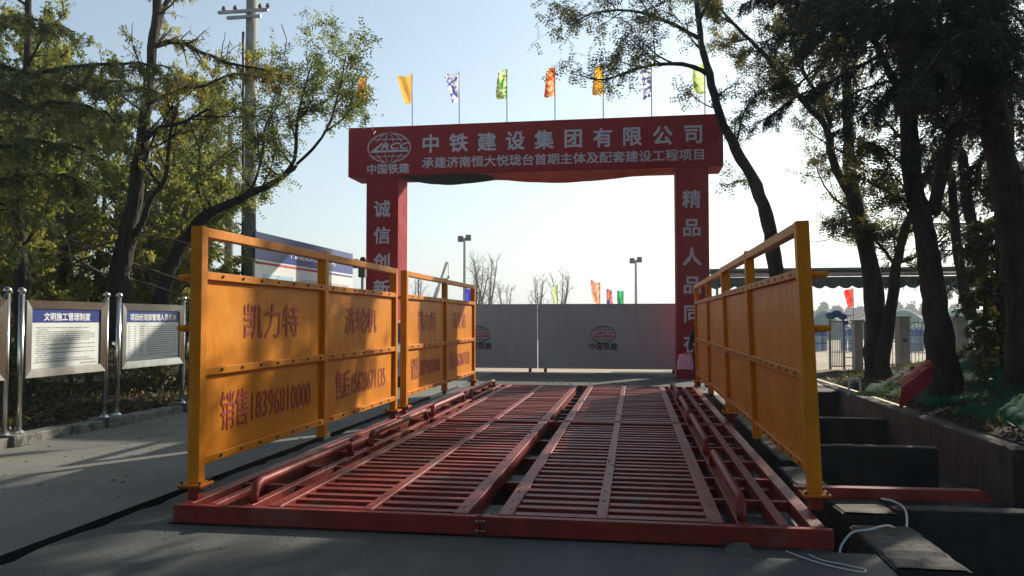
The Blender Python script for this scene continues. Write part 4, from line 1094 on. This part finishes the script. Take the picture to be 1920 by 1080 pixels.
# unseen trees added behind and beside the camera to block sky light
def shade_tree(x, y, H, seed, lab, lx, m=None):
    r = random.Random(seed); b0 = Vector((x, y, 0)); st = [([b0, b0+Vector((.1,0,H*.3)), b0+Vector((.3*lx,.1,H*.6)), b0+Vector((.7*lx,0,H))], [.26,.21,.14,.04], 1.0)]
    for k in range(6):
        z = H*(.50+.07*k); a = r.uniform(0, 2*PI); d = Vector((math.cos(a)*2.2 + lx*2.0, math.sin(a)*2.8, 1.3)); p = b0 + Vector((.2*lx,0,z))
        st.append(([p, p+d*.5, p+d*1.0, p+d*1.5+Vector((0,0,.4))], [.11,.08,.05,.02], .5))
    return tree('locust_tree', lab, 'tree', st, M_bark, m or M_lf_dark, seed, n1=17 if y < 2 else 13, l1=(1.2,2.6), t0=.18 if y < -2 else .4, n2=6, kind='broad', nleaf=8, lift=(-.2,.8), leaf_len=.26, leaf_w=.13, trunk_n=8)
for i, (x, y, H, lx, lab) in enumerate([(7.6,4.5,10.5,-1,'added shade tree beside the near pit, right of the camera'),(9.4,-1.5,11,-1,'added shade tree behind the camera on the right'),
      (-9.2,3.0,10.5,1,'added shade tree by the kerb, left of the camera'),(-9.6,-3.5,11,1,'added shade tree behind the camera on the left'),(3.8,-7.5,11,-.3,'added shade tree straight behind the camera, right one'),(-4.5,-9,11,.3,'added shade tree straight behind the camera, left one'),
      (0.0,-11.5,10,.1,'added shade tree behind the camera, in the middle of the rear row'),(-8,-13.5,10,.3,'added shade tree at the rear left behind the camera'),(8,-13,10,-.3,'added shade tree at the rear right behind the camera'),
      (4.0,-16,10,0,'added shade tree far behind the camera, right of middle'),(-4.0,-17,10,0,'added shade tree far behind the camera, left of middle'),(-13.5,-8,10,.3,'added shade tree far left behind the camera'),(14,-7,10,-.3,'added shade tree far right behind the camera'),
      (-13,4,10,.3,'added shade tree farther out on the left of the camera'),(12.8,8.0,12,-1,'tall unseen shade tree right of the bank'),(13.5,13.5,13,-1,'tall unseen shade tree right of the mound')]):
    shade_tree(x, y, H, 300+i, lab, lx)

# ------------------------------------------------------------------ right background: awning shed, turnstile, fence, drums
AY = 27.6
zt_ = at(1600, 503, AY).z; zl = at(1600, 521, AY).z; zs = at(1600, 541, AY).z
x0 = at(1332, 520, AY).x; x1 = 16.5
M_can = mat('green_canvas', (.03,.075,.06), .8, var=.2, scale=2, trans=.1)
sh = empty('awning_shed', ((x0+x1)/2, AY, 0), 'long green awning with scalloped edge behind the dark trunks on the right', 'awning')
MB().box(x0, x1, AY, AY+2.4, zt_-.03, zt_+.03).build('roof_sheet', mat('pale_green_roof', (.20,.27,.23), .6, var=.15), sh)
MB().tube([(x0,AY-.06,zl+.10),(x1,AY-.06,zl+.12)], .055, 10).build('front_tube', M_galv, sh, smooth=True)
MB().box(x0, x1, AY-.02, AY, zl+.18, zt_-.04).build('front_board', M_can, sh)
P = []; n = int((x1-x0)/.06)
for i in range(n+1):
    x = x0+(x1-x0)*i/n; ph = (x/.42) % 1; sc = abs(math.sin(PI*ph))
    P.append([(x, AY-.05+.03*math.sin(2*PI*x/.42), zl+.04), (x, AY-.07+.05*math.sin(2*PI*x/.42+.5), (zl+zs)/2), (x, AY-.06+.05*math.sin(2*PI*x/.42+1), zs+.10-.10*sc)])
b = MB(); b.grid(P); b.build('valance', M_can, sh, smooth=True)
b = MB(); b.box(x0, x1, AY+.05, AY+2.3, zl-.10, zl-.06); b.build('ceiling_sheet', M_can, sh)
for pxx in (1345, 1651, 1772, 1965):
    xx = at(pxx, 600, AY+.3).x; MB().box(xx-.04, xx+.04, AY+.26, AY+.34, 0, zl-.10).build('post', M_galv, sh)
M_pil = mat('grey_pillar_paint', (.22,.22,.20), .7, var=.2, scale=3)
FY = 27.0
def fx(p): return at(p, 650, FY).x
def fz(p): return at(1600, p, FY).z
tst = empty('turnstile', (fx(1569), FY, 0), 'steel turnstile cage with a blue helmet on top left of the grey pillar', 'turnstile')
for p in (1556, 1582):
    MB().box(fx(p)-.035, fx(p)+.035, FY-.035, FY+.035, 0, fz(598)).build('post', M_galv, tst)
for k in range(6):
    p = 1560.5+k*3.4; MB().tube([(fx(p),FY,.12),(fx(p),FY,fz(604))], .012, 6).build('bar', M_galv, tst)
for z in (.1, fz(603)): MB().box(fx(1556)+.036, fx(1582)-.036, FY-.02, FY+.02, z-.02, z+.02).build('rail', M_galv, tst)
for k in range(7):
    z = .12 + k*.27; MB().tube([(fx(1583.5),FY,z),(fx(1599),FY-.05,z)], .018, 6).build('arm', M_galv, tst)
q = MB()
for k, (dx, dz, rr_) in enumerate(((-.18,.10,.17),(.02,.16,.18),(.20,.07,.15),(.28,-.12,.10))): q.sphere((fx(1569)+dx, FY, fz(598)+dz), rr_, 12, 8, .7)
tag(q.build('tarpaulin', mat('blue_tarpaulin', (.02,.09,.30), .5, var=.4, scale=6, bump=.6, bscale=8), None, smooth=True), 'crumpled blue tarpaulin lying on top of the turnstile', 'tarpaulin')
def pillar(p0, p1, ptop, lab, hole=False, yo=0):
    o = empty('gate_pillar', (fx((p0+p1)/2), FY, 0), lab, 'pillar', 'grey pillars of the entrance fence')
    MB().box(fx(p0), fx(p1), FY-.2+yo, FY+.2+yo, 0, fz(ptop)).build('pillar_body', M_pil, o, bevel=.01)
    MB().box(fx(p0)-.03, fx(p1)+.03, FY-.23+yo, FY+.23+yo, fz(ptop), fz(ptop)+.05).build('pillar_cap', M_pil, o, bevel=.01)
    if hole: MB().tube([(fx((p0+p1)/2),FY-.21+yo,fz(638)),(fx((p0+p1)/2),FY-.202+yo,fz(638))], .07, 16).build('round_socket', M_dark, o)
pillar(1600, 1615, 603, 'narrow grey pillar right of the turnstile')
pillar(1623, 1630, 605, 'thin grey pillar just left of the forked tree')
pillar(1683, 1703, 596, 'wide grey pillar with a round dark hole right of the forked tree', True)
pillar(1790, 1812, 596, 'grey pillar partly behind the soil mound')
def fence(p0, p1, ptop, pbot, sp, lab, hz=()):
    o = empty('bar_fence', (fx((p0+p1)/2), FY+.1, 0), lab, 'fence', 'steel bar fences beside the turnstile')
    x = fx(p0); me = None
    while x < fx(p1):
        m = MB().tube([(0,0,0),(0,0,fz(ptop)-fz(pbot))], .012, 5)
        if me is None: me = m.mesh('bar', M_galv)
        link('bar', me, o, Vector((x, FY+.1, fz(pbot))) - o.location); x += sp
    for z in (fz(ptop)-.12, fz(pbot)+.12, *hz): MB().box(fx(p0), fx(p1), FY+.08, FY+.12, z-.018, z+.018).build('rail', M_galv, o)
fence(1615.5, 1623, 603, 690, .055, 'narrow bar fence piece between two grey pillars')
fence(1664, 1682.5, 605, 690, .09, 'bar fence between the forked trunk and the wide pillar', (fz(640),))
fence(1704, 1789, 598, 690, .11, 'bar fence right of the wide grey pillar', (fz(645),))
M_drum = mat('blue_drum_plastic', (.02,.11,.36), .35, var=.15); M_drumw = mat('pale_drum_wrap', (.25,.36,.45), .4, var=.25, scale=4)
DY = 43.0; dr0 = None
ORD = ['leftmost','second','third','fourth','fifth','sixth','seventh','eighth','ninth','tenth','eleventh','twelfth','thirteenth','last']
for k, p in enumerate([1494,1508,1521,1534,1547,1586,1597,1611,1640,1708,1720,1732,1744,1757]):
    c = at(p, 655, DY); lab = ORD[k] + ' blue drum, counted from the left, in the row on the sunlit sand'
    if dr0 is None:
        dr0 = empty('drum', (c.x, DY, 0), lab, 'drum', 'blue drums in a row on the sand')
        MB().tube([(0,0,0),(0,0,.04),(0,0,.78)], [.15,.17,.17], 14).build('drum_body', M_drumw, dr0, local=True, smooth=False)
        MB().tube([(0,0,.78),(0,0,1.10),(0,0,1.16)], [.175,.175,.13], 14).build('drum_top', M_drum, dr0, local=True)
        MB().tube([(0,0,.36),(0,0,.42)], .18, 14).build('drum_ring', M_drum, dr0, local=True)
    else: dup(dr0, Vector((c.x, DY + .2*(k % 3), 0)), lab)
# flags beyond the fence and the gate
def far_flag(p0x, ptop, pbot, Y, w, c1, c2, lab, nm, seed, side=1):
    a = at(p0x, ptop, Y); return flag(a.x, Y, 0, a.z, (pbot-ptop)/F_PX*Y, w, cloth_mat('far_flag_'+nm, c1, c2, 3), lab, seed, 'flags planted beyond the gate', side=side, pr=.02)
far_flag(1600, 540, 572, 34, .36, (.62,.04,.04), (.66,.10,.08), 'red flag seen under the green awning', 'red', 91, -1)
far_flag(1736, 545, 565, 34, .18, (.10,.40,.12), (.3,.5,.2), 'small green flag under the awning beside the thick trunk', 'lightgreen', 92, 1)
far_flag(1124, 529, 575, 36, .42, (.62,.20,.12), (.70,.42,.30), 'tall orange and red patterned flag above the grey gate', 'orange', 93, -1)
far_flag(1138, 541, 575, 38, .36, (.55,.18,.03), (.05,.05,.35), 'orange and blue flag right of the tall orange one', 'amber', 94, 1)
far_flag(1168, 545, 575, 38, .32, (.02,.22,.08), (.05,.35,.15), 'dark green flag rightmost above the grey gate', 'darkgreen', 95, -1)
far_flag(1045, 533, 578, 36, .30, (.28,.45,.10), (.60,.62,.40), 'yellow green flag in front of the bare trees above the gate', 'paleyellow', 96, -1)
far_flag(873, 539, 578, 30, .28, (.04,.04,.35), (.08,.08,.45), 'blue flag above the end of the rear left yellow panel', 'blue', 97, 1)
# work lights on tall masts
def mast(p, ptop, Y, lab, r=.11):
    c = at(p, ptop, Y); o = empty('floodlight_mast', (c.x, Y, 0), lab, 'floodlight mast', 'floodlight masts on the site')
    MB().tube([(c.x,Y,0),(c.x,Y,c.z)], [r*1.4, r], 10).build('mast', M_galv, o)
    MB().box(c.x-.6, c.x+.6, Y-.05, Y+.05, c.z-.25, c.z-.15).build('crossbar', M_galv, o)
    for s in (-1, 1): MB().box(c.x+s*.36-.24, c.x+s*.36+.24, Y-.18, Y+.12, c.z-.32+.12*s*.4, c.z+.22+.05*s).build('floodlight', M_dark, o, bevel=.03)
mast(871, 446, 70, 'taller floodlight mast behind the end of the rear left yellow panel')
mast(1192, 487, 78, 'shorter floodlight mast near the right gate column')
# distant bare trees
for i, (p, pt, Y, s, lab) in enumerate([(915,487,62,1.0,'largest bare tree above the left leaf of the grey gate'),(950,538,66,.6,'small bare tree right of the largest bare one'),
     (1008,526,66,.75,'bare tree at the middle of the gate opening'),(1052,518,64,.85,'bare tree behind the yellow green flag'),(786,526,66,.7,'bare tree seen through the top of the rear left yellow panel'),
     (893,500,60,.9,'bare tree just right of the taller floodlight mast')]):
    c = at(p, pt, Y); h = c.z; r = random.Random(200+i); b0 = Vector((c.x, Y, 0))
    st = []
    for k in range(4):
        dx = r.uniform(-1,1)*s*.9; dy = r.uniform(-1,1)*s
        st.append(([b0 + Vector((dx*.15,dy*.1,0)), b0+Vector((dx*.35,dy*.4,h*.35)), b0+Vector((dx*.9,dy,h*.7)), b0+Vector((dx*1.3,dy*1.3,h))], [.13*s,.09*s,.055*s,.02], 1))
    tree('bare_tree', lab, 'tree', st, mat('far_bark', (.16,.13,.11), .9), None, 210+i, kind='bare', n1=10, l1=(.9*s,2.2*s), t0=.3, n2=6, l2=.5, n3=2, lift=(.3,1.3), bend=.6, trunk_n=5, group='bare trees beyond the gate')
# mobile crane far behind
cb = at(815, 575, 130); ct = at(838, 491, 130)
cr = empty('mobile_crane', (cb.x, 130, 0), 'distant mobile crane with raised boom behind the rear left yellow panel', 'crane')
M_cr = mat('crane_paint', (.30,.30,.28), .6)
b0 = Vector((cb.x-1.2, 130, 1.8)); MB().bar(b0, b0.lerp(ct, .55), .55, .6).build('boom', M_cr, cr); MB().bar(b0.lerp(ct, .5), ct, .35, .38).build('boom_extension', M_cr, cr)
MB().tube([ct + Vector((.2,0,0)), ct + Vector((.25,0,-2.4))], .05, 5).build('hoist_rope', M_dark, cr); MB().sphere(ct + Vector((.25,0,-2.6)), .25, 8, 6).build('hook', M_dark, cr)
MB().box(cb.x-4, cb.x+3.5, 128.8, 131.2, .9, 1.6).build('chassis', M_cr, cr, bevel=.05); MB().box(cb.x+2.0, cb.x+3.6, 128.9, 131.1, 1.6, 2.9).build('cab', M_cr, cr, bevel=.1)
for xx in (-3.2,-1.8,1.0,2.6): MB().tube([(cb.x+xx,128.7,.55),(cb.x+xx,129.1,.55)], .55, 14).build('wheel', M_dark, cr)
# net covered heaps, far tree line, low hills
def heap(px0, px1, ptop, Y, seed, m, name, lab, cat, kind=None, group=None):
    xa, xb = at(px0, 600, Y).x, at(px1, 600, Y).x; zt = at(0, ptop, Y).z; cx_ = (xa+xb)/2; hw = (xb-xa)/2; r = random.Random(seed); ph = r.uniform(0, 6)
    P = []
    for i in range(25):
        u = -1+2*i/24; row = []
        for j in range(11):
            v = -1+2*j/10; e = max(0, 1-u*u)*max(0, 1-v*v)
            row.append((cx_+u*hw, Y+v*hw*.5, zt*e**.45*(1+.10*math.sin(5*u+ph)+.07*math.sin(11*u+3*v+ph)) - .05))
        P.append(row)
    o = up_grid(P).build(name, m, None, smooth=True); return tag(o, lab, cat, group, kind)
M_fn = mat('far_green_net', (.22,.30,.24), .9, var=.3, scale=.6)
heap(1480, 1600, 589, 70, 1, M_fn, 'covered_heap', 'low heap under green net behind the turnstile', 'heap'); heap(1590, 1760, 586, 74, 2, M_fn, 'covered_heap', 'wide heap under green net behind the forked tree', 'heap')
heap(1700, 1900, 587, 66, 3, M_fn, 'covered_heap', 'heap under green net behind the thick black trunk', 'heap')
M_ft = mat('far_foliage', (.07,.09,.05), .9, var=.4, scale=.4)
r = random.Random(77)
for k, p in enumerate([1500,1534,1560,1588,1612,1640,1668,1694,1722,1752,1786,1830,1870]):
    Y = 250 + r.uniform(-20,20); c = at(p, 0, Y); h = 5.0*r.uniform(.75,1.15); o = empty('far_tree', (c.x, Y, 0), (ORD[k] if k < 12 else 'last') + ' hazy round tree of the far tree line, counted from the left', 'tree', 'hazy trees of the far tree line')
    MB().tube([(c.x,Y,0),(c.x,Y,h*.5)], .2, 6).build('trunk', M_bark, o)
    nr = np.random.RandomState(k); n = 900; d = unit(nr.normal(size=(n,3))); rad = nr.uniform(.5,1,n)**.4
    C = np.array([c.x, Y, h*.62]) + d*rad[:, None]*np.array([2.3,2.3,h*.42])*(1+.25*np.sin(5*d[:, :1]+k)+.2*np.sin(7*d[:, 2:3]+k))
    D = unit(nr.normal(size=(n,3))); U = unit(np.cross(D, nr.normal(size=(n,3)))); np_quads('crown', C, D, U, np.full(n, .9), np.full(n, .6), M_ft, o)
b = MB(); P = []
for i in range(121):
    x = -1500+i*32; P.append([(x, 1500, -1), (x+0, 1560, 16+16*hnoise(x/190., 1)+8*hnoise(x/60., 3)), (x, 1700, 26+18*hnoise(x/230., 2)+10*hnoise(x/70., 5)), (x, 1900, -1)])
b = MB(); b.grid([list(r_) for r_ in P]); struct('hills', b, M_ft, smooth=True)

# ------------------------------------------------------------------ netting, boards and litter on the right bank
def netting(x0, x1, y0, y1, lift, seed, lab, nm='dust_net'):
    r = random.Random(seed); ph = r.uniform(0, 6); st = .09; P = []
    nx, ny = int((x1-x0)/st), int((y1-y0)/st)
    for i in range(nx+1):
        row = []
        for j in range(ny+1):
            u, v = i/nx, j/ny; x = x0+(x1-x0)*u + .12*math.sin(6*v+ph); y = y0+(y1-y0)*v + .15*math.sin(5*u+ph)
            e = (max(0, min(u, 1-u, v, 1-v))*2)**.5
            z = bank(x, y) + .015 + e*lift*(.55+.25*math.sin(5*x+2*y+ph)+.18*math.sin(11*x-6*y+ph)+.10*abs(math.sin(17*x+9*y)))
            row.append((x, y, z))
        P.append(row)
    return tag(up_grid(P).build(nm, M_net, None, smooth=True), lab, 'net')
netting(5.0, 6.9, 14.8, 18.8, .22, 1, 'dark green dust net spread on the bank behind the white frame')
netting(5.2, 7.2, 11.6, 14.2, .30, 2, 'crumpled green dust net heap in front of the red board')
netting(6.9, 8.6, 10.6, 12.4, .24, 3, 'green dust net at the right edge of the picture')
netting(6.8, 8.2, 15.0, 16.6, .14, 4, 'patch of green net lying on the soil mound')
rb = empty('red_board', (5.9, 14.6, .3), 'red painted board leaning on the bank under the thick black trunk', 'board')
a = at(1690, 748, 14.3); c = at(1752, 706, 14.8)
MB().bar(a + Vector((0,0,.02)), c + Vector((.02,.2,.04)), .04, .42, up=(.1,-.35,1)).build('board_face', M_rprint, rb, bevel=.004)
MB().bar(a + Vector((-.02,.03,.24)), c + Vector((0,.23,.26)), .06, .03, up=(.1,-.35,1)).build('board_edge', mat('pale_red_edge', (.55,.12,.07), .6), rb)
# white frame stool
fr = empty('white_frame', (4.9, 16.5, .1), 'small white metal frame standing at the top of the pit wall', 'frame')
A_ = at(1591, 741, 16.5); B2 = at(1593, 711, 16.5); C_ = at(1612, 711, 16.5); D_ = at(1614, 736, 16.5)
for (p, q_) in ((A_, B2), (B2, C_), (C_, D_)): MB().bar(p, q_, .035, .035).build('frame_tube', M_pvc, fr)
for p in (B2, C_): MB().bar(p + Vector((0,.02,0)), p + Vector((.02,.3,-.02)), .03, .03).build('frame_tube', M_pvc, fr)
r = random.Random(6); q = MB()
for k in range(16):
    a = at(1600+r.uniform(-4,12), 738+r.uniform(-3,4), 15.9); q.tube([a, a + Vector((r.uniform(.1,.6), r.uniform(-.4,.1), r.uniform(.0,.10)))], .009, 4)
tag(q.build('green_stalks', mat('fresh_green_stalks', (.22,.34,.08), .6), None), 'bundle of fresh green stalks lying beside the white frame', 'stalks')
# red square tube over the pit, white hose, strings
a = at(1535, 926, 7.62); 
rt_ = empty('square_tube', (1.9, 7.6, .05), 'loose red square steel tube lying out over the near pit', 'steel tube')
zt0 = .045
P0 = Vector((1.42, 7.55, zt0)); P1 = Vector((3.02, 7.62, zt0))
MB().bar(P0, P1, .11, .10).build('tube_body', M_red, rt_, bevel=.005)
MB().add([(3.022,7.567,-.004),(3.022,7.673,-.004),(3.022,7.673,.094),(3.022,7.567,.094),(3.12,7.58,0),(3.12,7.66,0)], [(0,4,5,1),(3,2,5,4),(0,3,4),(1,5,2)]).build('tube_tip', M_red, rt_)
tag(MB().tube(smooth_path([(2.13,7.42,.03),(2.20,7.34,.03),(2.22,7.15,.03),(2.19,6.95,.0),(2.08,6.66,-.06),(1.90,6.45,.035),(1.72,6.32,.03),(1.60,6.30,.01),(1.50,6.20,-.06),(1.46,6.1,-.10)], [.016]*10, 6)[0], .009, 8).build('hose', M_pvc, None, smooth=True), 'white hose curling from the square tube down to the platform corner', 'hose')
tag(MB().tube(smooth_path([(1.02,5.74,.008),(1.10,5.60,.010),(1.22,5.46,.008),(1.34,5.36,.012),(1.42,5.34,.008),(1.44,5.40,.008),(1.34,5.47,.012),(1.22,5.56,.008),(1.16,5.68,.008)], [.004]*9, 6)[0], .004, 5).build('string', M_pvc, None), 'thin white string looped on the concrete before the platform corner', 'string')
q = MB(); q.add([(.60,5.66,.002),(.82,5.60,.002),(.80,5.79,.002),(.62,5.79,.002),(.66,5.72,.055),(.76,5.72,.06)], [(0,1,5,4),(1,2,5),(2,3,4,5),(3,0,4)])
tag(q.build('concrete_chunk', M_conc, None), 'small wedge of broken concrete against the front platform beam', 'rubble')
q = MB(); q.add([(-.05,0,0),(.05,.0,0),(.05,.01,.02),(-.05,.01,.02)], [(0,1,2,3)])
tag(MB().tube([at(678, 870, 7.9), at(690, 888, 7.6)], .010, 6).build('cable_tie', M_pvc, None), 'small pale strip lying on the left grating beam', 'strip')

def scatter(name, n, region, size, m, label, cat, seed, flat=.4, zfn=lambda x, y: 0):
    r = random.Random(seed); q = MB()
    for _ in range(n):
        x, y = region(r); s = size*r.uniform(.4,1.3)*(1 if r.random() < .9 else 1.8); z = zfn(x, y); a = r.uniform(0, 2*PI)
        q.add([(x+s*math.cos(a), y+s*math.sin(a), z+.001), (x+s*.8*math.cos(a+1.9), y+s*.8*math.sin(a+1.9), z+.001), (x+s*math.cos(a+3.9), y+s*.7*math.sin(a+3.9), z+.001), (x+.2*s, y, z+s*flat)], [(0,1,3),(1,2,3),(2,0,3)])
    return tag(q.build(name, m, None), label, cat, kind='stuff')
scatter('gravel', 160, lambda r: (r.uniform(-4.0,1.4), r.choice((r.uniform(2.5,5.7), r.uniform(5.2,5.75)))), .007, M_kerb, 'small grit scattered on the concrete before the platform', 'gravel', 1, 1.0)
scatter('leaf_litter', 420, lambda r: (-4.3-3.2*r.random()**.7, r.uniform(3.5,16)), .022, M_lf_brown, 'dry leaves and crumbs scattered on the left road', 'leaf litter', 2, .3)
scatter('leaf_litter', 2600, lambda r: (-8.1-r.random()*4, r.uniform(5,19)), .05, M_lf_brown, 'brown fallen leaves covering the soil under the left trees', 'leaf litter', 3, .6, lambda x, y: .06+.06*hnoise(x, y, 1.2)+.03*max(0,-8-x))
scatter('rubble', 1300, lambda r: (4.8+r.random()**1.2*3.6, r.uniform(9.2,19)), .04, M_concd, 'clods and broken concrete littering the right bank', 'rubble', 4, .8, lambda x, y: bank(x, y))
scatter('rubble', 220, lambda r: (-3.5+r.random()*5.5, r.uniform(18.6,23)), .03, M_conc, 'clods of dirt on the ground in front of the gate', 'rubble', 5, .5)
# low undergrowth under the left trees
r = random.Random(9); nr = np.random.RandomState(9)
un = empty('undergrowth', (-10, 12, 0), 'low weeds and leaves growing under the notice boards', 'undergrowth'); un['kind'] = 'stuff'
n = 9000; C = np.stack([-8.2-nr.rand(n)**1.3*6, nr.uniform(5, 22, n), nr.rand(n)**2.5*.75+.05], 1); D = unit(nr.normal(size=(n,3))*.7+np.array([0,0,.6])); U = unit(np.cross(D, nr.normal(size=(n,3))))
np_quads('undergrowth_leaves', C, D, U, nr.uniform(.06,.16,n), nr.uniform(.02,.05,n), M_lf_dark, un)
for k in range(5):
    a = Vector((-8.6-k*.35, 10+k*.9, .12)); b_ = a + Vector((r.uniform(-.3,.3), r.uniform(.4,.9), r.uniform(.1,.5)))
    tag(MB().tube([a, a.lerp(b_, .5)+jit(r, .05), b_], [.018,.014,.006], 5).build('dead_branch', M_twig, None), ['nearest','second nearest','middle','second farthest','farthest'][k] + ' short dead branch lying in the bed under the notice boards', 'branch', 'dead branches under the notice boards')

# ------------------------------------------------------------------ air
hz = tag(MB().box(-2600, 2600, -300, 2600, -3, 70).build('haze', None), kind='stuff')
hm = bpy.data.materials.new('air'); hm.use_nodes = True; hm.node_tree.nodes.clear()
ho = hm.node_tree.nodes.new('ShaderNodeOutputMaterial'); hv = hm.node_tree.nodes.new('ShaderNodeVolumePrincipled')
hv.inputs['Color'].default_value = (.86, .90, .94, 1); hv.inputs['Density'].default_value = .0014; hv.inputs['Anisotropy'].default_value = .3
hm.node_tree.links.new(hv.outputs[0], ho.inputs['Volume']); hz.data.materials.clear(); hz.data.materials.append(hm)

scatter('leaf_litter', 2600, lambda r: (4.85+r.random()*6, r.uniform(9.2,23)), .045, M_lf_brown, 'dry leaves fallen over the soil bank on the right', 'leaf litter', 7, .6, lambda x, y: bank(x, y) + .01)
n = 6500; xs_ = 4.85+nr.rand(n)*6; ys_ = nr.uniform(9.3, 23, n); keep = np.sin(xs_*2.1+1)*np.cos(ys_*1.7) > -.1; xs_ = xs_[keep]; ys_ = ys_[keep]; n = len(xs_)
zs_ = np.array([bank(a, b_) for a, b_ in zip(xs_, ys_)]); wd = empty('weeds', (7, 14, 0), 'low dark weeds sprouting from the right bank', 'weeds'); wd['kind'] = 'stuff'
D = unit(nr.normal(size=(n,3))*.5+np.array([0,0,.9])); U = unit(np.cross(D, nr.normal(size=(n,3))))
np_quads('weed_leaves', np.stack([xs_, ys_, zs_], 1), D, U, nr.uniform(.08,.26,n), nr.uniform(.012,.03,n), M_lf_dark, wd)

BX = (-3.32,-3.02,-2.80,-2.05,-1.31,-.97,-.25,.57,1.04,1.27)
scatter('mud_crumbs', 420, lambda r: (r.choice(BX)+r.uniform(-.035,.035), PY0+.1+r.random()**1.3*11.5), .011, M_kerb, 'crumbs of dried mud lying on the beams of the red grating', 'mud crumbs', 8, .8, lambda x, y: PZ + .006)
scatter('dried_mud', 300, lambda r: (r.gauss(r.choice((-2.1,.2)), .30), r.uniform(1.5, 5.7)), .014, M_kerb, 'dried mud crumbs fallen from tyres before the grating', 'mud crumbs', 9, .5)
